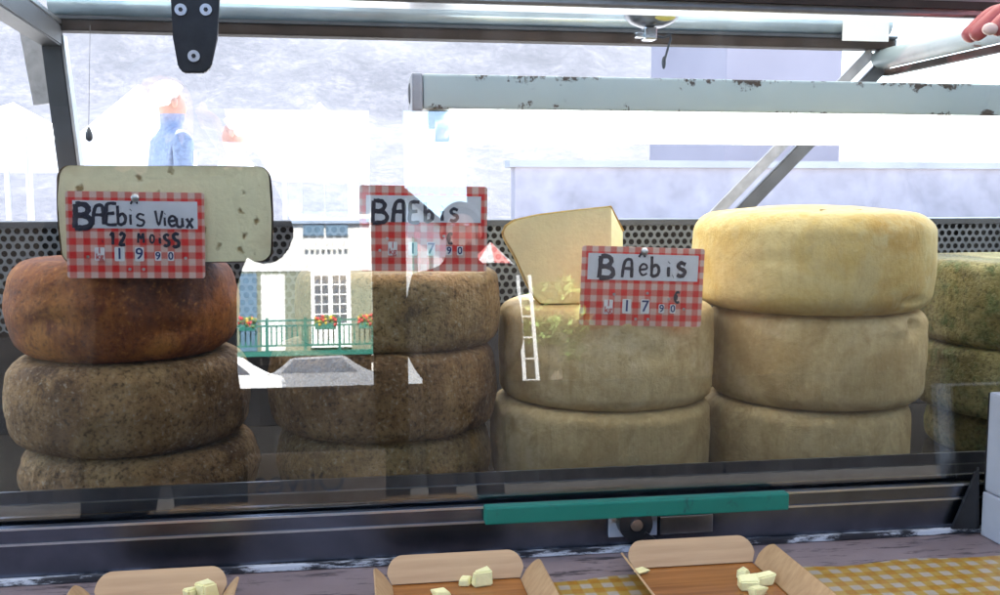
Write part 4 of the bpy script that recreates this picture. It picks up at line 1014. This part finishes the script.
# ------------------------------------------------------------------ the street opposite (seen mirrored in the pane)
YF = -34.0
def fx(px): return vr(px, 300, YF).x
def fz(py): return vr(310, py, YF).z
house = thing('village_house', 'white and grey green house with green balcony and French window, mirrored in the pane', 'house', (fx(306), YF-4, 0))
x0, x1 = fx(150), fx(372); zmid = fz(271); ztop = fz(176); zfl = fz(353)
bm = BM(); box(bm, (x0, YF-9, zmid), (x1, YF, ztop)); link('upper_wall', bm, M['wall_white'], house)
bm = BM(); box(bm, (x0, YF-9, zfl), (x1, YF-.02, zmid-.002)); link('lower_wall', bm, M['wall_green'], house)
bm = BM(); box(bm, (x0, YF-9, -.05), (x1, YF-2.5, zfl-.002)); link('carport_wall', bm, M['wood_dark'], house)
bm = BM(); prism(bm, [(x0-.4, YF+.9, ztop-.1), (x0-.4, YF-9.9, ztop-.1), (x0-.4, YF-4.5, vr(310, 106, YF-4.5).z)], (x1-x0+.5, 0, 0)); link('roof', bm, M['roof_tile'], house)
def panel(name, pl, pr, yt, yb, d0, d1, mat, par=house):
    bm = BM(); box(bm, (fx(pl), YF+d0, fz(yb)), (fx(pr), YF+d1, fz(yt))); return link(name, bm, M[mat], par)
panel('shutter', 240, 257, 273, 350, .002, .05, 'shutter'); panel('white_panel', 261, 285, 274, 350, .002, .04, 'wall_white')
panel('shutter', 304, 325, 184, 236, .002, .06, 'shutter'); panel('shutter', 327, 349, 184, 236, .002, .06, 'shutter')
panel('lintel', 235, 371, 219, 224, .002, .1, 'tent_blue')
bm = BM()
for i in range(8): box(bm, (fx(306+i*5.6), YF+.05, fz(250)), (fx(309+i*5.6), YF+.12, fz(240)))
link('window_guard', bm, M['white'], house)
fd = panel('french_window', 311, 351, 270, 348, .002, .08, 'white')
for leaf in (315, 333):
    for r in range(5):
        for cc in range(2):
            panel('pane', leaf+cc*7.4, leaf+cc*7.4+6, 276+r*9.8, 284+r*9.8, .0805, .09, 'winglass', fd)
bal = panel('balcony_floor', 200, 372, 351, 356, .0, 1.2, 'rail_green')
def rail_part():
    bm = BM(); ya, yb = YF+1.12, YF+1.17; xa, xb = fx(200), fx(372)
    for yt in (321, 326, 345): box(bm, (xa, ya, fz(yt+1.6)), (xb, yb, fz(yt)))
    for i in range(34):
        px = 203+i*5; box(bm, (fx(px), ya+.01, fz(345)), (fx(px+1.2), yb-.01, fz(326)))
    for px in (233, 268, 305, 338, 370): box(bm, (fx(px), ya-.02, fz(351)), (fx(px+2.6), yb+.02, fz(319)))
    return bm
link('balcony_railing', rail_part(), M['rail_green'], house)
def planter(pl, pr, seed):
    bm = BM(); box(bm, (fx(pl), YF+1.19, fz(331)), (fx(pr), YF+1.42, fz(325))); fb = link('flower_box', bm, M['rail_green'], house)
    rnd = random.Random(seed)
    for nm, mt, n in (('red_flowers', 'flower_red', 26), ('yellow_flowers', 'flower_yellow', 22), ('foliage', 'leaf_light', 40)):
        bm = BM()
        for _ in range(n): ellipsoid(bm, (rnd.uniform(fx(pl), fx(pr)), YF+1.3+rnd.uniform(-.14, .14), fz(324)+rnd.uniform(-.12, .2)), (.055,)*3, 6, 4)
        link(nm, bm, M[mt], fb)
planter(243, 259, 1); planter(316, 336, 2); planter(358, 371, 3)
bm = BM()
for i in range(13): box(bm, (fx(262+i*9), YF-2.4, fz(364)), (fx(264+i*9), YF+1.0, fz(357)))
link('rafters', bm, M['board'], house)
def car(label, x0, y, L, mat):
    root = thing('parked_car', label, 'car', (x0+L/2, y, 0), 'cars parked under the balcony'); W = 1.7
    body = [(0, .35), (0, .8), (.05, .9), (.2, .95), (.32, 1.4), (.7, 1.45), (.86, .98), (.98, .9), (1, .7), (1, .35)]
    bm = BM(); prism(bm, [(x0+u*L, y, v) for u, v in body], (0, -W, 0)); bmesh.ops.bevel(bm, geom=list(bm.edges), offset=.05, segments=2, affect='EDGES'); link('body', bm, M[mat], root)
    bm = BM(); prism(bm, [(x0+u*L, y+.012, v) for u, v in ((.25, .98), (.34, 1.34), (.68, 1.38), (.80, .98))], (0, -.01, 0)); link('window', bm, M['winglass'], root)
    for u in (.2, .8):
        bm = BM(); tube(bm, [(x0+u*L, y+.02, .3), (x0+u*L, y-.18, .3)], .3, 20); wh = link('wheel', bm, M['tyre'], root)
        bm = BM(); tube(bm, [(x0+u*L, y+.032, .3), (x0+u*L, y+.024, .3)], .18, 16); link('rim', bm, M['alu'], wh)
c0 = vr(246, 370, -28).x; car('silver car parked below the balcony, the one further right', c0, -28, 3.9, 'car_silver')
c0 = vr(282, 370, -25).x - 3.9; car('white car parked below the balcony, the one further left', c0, -25, 3.9, 'white')
# shaded timber post before the gap between the houses
pL, pR = vr(373, 300, -4.6).x, vr(407, 300, -4.6).x
bm = BM(); box(bm, (pL, -4.6-(pR-pL), 0), (pR, -4.6, 3.4), bev=.01); tp = link('timber_post', bm, M['wood_dark']); tag(tp, 'thick dark timber post mirrored between the two houses', 'post')
# white gabled house turned to the street
wh = thing('white_house', 'bright white gabled house with green shutters, mirrored beside the timber post', 'house', (fx(440), -50, 0))
P0 = vr(398, 300, -43); P0.z = 0; P1 = vr(456, 300, -60); P1.z = 0
dd = (P1-P0).normalized(); n_ = Vector((-dd.y, dd.x, 0)); P2 = P1-n_*8; P3 = P0-n_*8
zh = vr(408, 190, -43).z
bm = BM(); prism(bm, [P0, P1, P2, P3], (0, 0, zh)); link('wall', bm, M['wall_white'], wh)
bm = BM(); e0 = P0+n_*.5-dd*.2+Vector((0, 0, zh+.004)); e1 = P1+n_*.5+dd*.4+Vector((0, 0, zh+.004)); ridge = n_*(-4.5)
prism(bm, [e0, e0+ridge+Vector((0, 0, 2.2)), e0+ridge*2], (e1-e0)); link('roof', bm, M['roof_tile'], wh)
for i, zf in ((1, .6), (2, .6), (3, .6), (1, .30), (2, .30), (3, .30)):
    q = P0+dd*(i*4.6-.5)+n_*.03; bm = BM(); z_ = zh*zf
    bar(bm, q+Vector((0, 0, z_)), q+Vector((0, 0, z_+1.9)), 1.1, .05, n_); link('shutter', bm, M['rail_green'], wh)
# trees, added dark barn and shed, ladder, parasol
def tree(label, x, y, h, r, seed, leaf, n=2600, group='trees across the street'):
    root = thing('street_tree', label, 'tree', (x, y, 0), group); rnd = random.Random(seed)
    bm = BM(); tube(bm, [(x, y, -.05), (x+.05, y, h*.3), (x-.05, y+.05, h*.62)], [.2, .15, .06], 10)
    cl = []
    for i in range(14):
        a = rnd.uniform(0, 2*PI); rr_ = r*math.sqrt(rnd.random())*.75; cz = h*rnd.uniform(.42, .95); c_ = Vector((x+rr_*math.cos(a), y+rr_*math.sin(a), cz)); cl.append((c_, r*rnd.uniform(.28, .48)))
        if i < 8: tube(bm, [(x, y, h*rnd.uniform(.28, .5)), c_], [.07, .02], 6)
    link('trunk', bm, M['bark'], root)
    bm = BM()
    for _ in range(n):
        c_, cr_ = rnd.choice(cl); v = Vector((rnd.gauss(0, 1), rnd.gauss(0, 1), rnd.gauss(0, 1))).normalized()*cr_*rnd.random()**.4; q = c_+v
        s = rnd.uniform(.10, .2); u1 = Vector((rnd.gauss(0, 1), rnd.gauss(0, 1), rnd.gauss(0, 1))).normalized(); u2 = u1.orthogonal().normalized()
        quad(bm, [q-u1*s, q-u2*s*.5, q+u1*s, q+u2*s*.5])
    link('crown', bm, M[leaf], root)
q = vr(512, 330, -20); tree('light green tree mirrored above the white ladder', vr(552, 330, -20).x, -20, 2.9, .75, 3, 'leaf_light', 1500)
bx0, bx1 = vr(-420, 300, -13).x, vr(239, 300, -19.4).x
barn = thing('dark_backdrop_barn', 'black barn added to keep the mirrored left side dark', 'barn', ((bx0+bx1)/2, -16, 0))  # added block, keeps the left of the pane free of bright reflections
bm = BM(); box(bm, (bx0, -19, -.05), (bx1, -13, vr(100, 100, -13).z))
link('wall', bm, M['backdrop_black'], barn)
zb_ = vr(100, 100, -13).z
bm = BM(); prism(bm, [(bx0-.2, -12.6, zb_+.002), (bx0-.2, -19.4, zb_+.002), (bx0-.2, -16, zb_+1.6)], (bx1-bx0+.19, 0, 0)); link('roof', bm, M['roof_tile'], barn)
bm = BM(); box(bm, ((bx0+bx1)/2-1.2, -12.995, 0), ((bx0+bx1)/2+1.2, -12.95, 2.6)); link('door', bm, M['board'], barn)
bxr0, bxr1 = vr(493, 300, -24).x, vr(1500, 300, -24).x
bn2 = thing('dark_backdrop_shed', 'long black shed added to keep the right half of the pane dark', 'shed', ((bxr0+bxr1)/2, -26, 0))  # added block, keeps the right of the pane free of bright reflections
bm = BM(); box(bm, (bxr0, -29, -.05), (bxr1, -24, vr(800, 95, -24).z)); link('wall', bm, M['backdrop_black'], bn2)
bm = BM(); zs_ = vr(800, 95, -24).z; prism(bm, [(bxr0, -23.5, zs_+.002), (bxr0, -29.5, zs_+.002), (bxr0, -26.5, zs_+2)], (bxr1-bxr0, 0, 0)); link('roof', bm, M['roof_tile'], bn2)
# white ladder
YLd = -12.0; a = vr(527, 372, YLd); b = vr(524, 272, YLd); a.z = max(0, a.z)
a2 = vr(541, 372, YLd); b2 = vr(536, 272, YLd); a2.z = a.z = 0
b.y -= .5; b2.y -= .5
bm = BM(); bar(bm, a, b, .05, .03); bar(bm, a2, b2, .05, .03)
for i in range(1, 8): bar(bm, a.lerp(b, i/8), a2.lerp(b2, i/8), .04, .025)
ldr = link('ladder', bm, M['ladder']); tag(ldr, 'white ladder mirrored beside the left edge of the pale wedge', 'ladder')
q = vr(491, 262, -14)
root = thing('parasol', 'small red and white parasol mirrored left of the wedge', 'parasol', (q.x, -14, 0))
for i in range(8):
    a0_, a1_ = 2*PI*i/8, 2*PI*(i+1)/8; bm = BM(); prism(bm, [(q.x, -14, q.z+.3), (q.x+.36*math.cos(a0_), -14+.36*math.sin(a0_), q.z-.05), (q.x+.36*math.cos(a1_), -14+.36*math.sin(a1_), q.z-.05)], (0, 0, .01)); link('canopy_panel', bm, M['pale_red' if i % 2 else 'ladder'], root)
bm = BM(); tube(bm, [(q.x, -14, 0), (q.x, -14, q.z+.29)], .02, 8); link('pole', bm, M['white'], root)
# olive seller's board standing by the kerb
q = vr(300, 482, -1.9)
sb = thing('sign_board', 'low brown board lettered Olives, mirrored under the second stack', 'sign', (q.x, -1.9, 0))
bm = BM(); box(bm, (q.x-.24, -1.93, q.z-.12), (q.x+.24, -1.91, q.z+.08), bev=.003); link('panel', bm, M['board'], sb)
for s in (-.2, .2):
    bm = BM(); bar(bm, (q.x+s, -1.945, 0), (q.x+s, -1.945, q.z+.07), .03, .02); link('leg', bm, M['board'], sb)
t = font_mesh('Olives', .10, M['ink'], 'lettering', sb, (0, .012, q.z)); t.rotation_euler.z = PI; t.location = (0, -.0085, q.z); t.location.y = .0 - .0095 + .0005
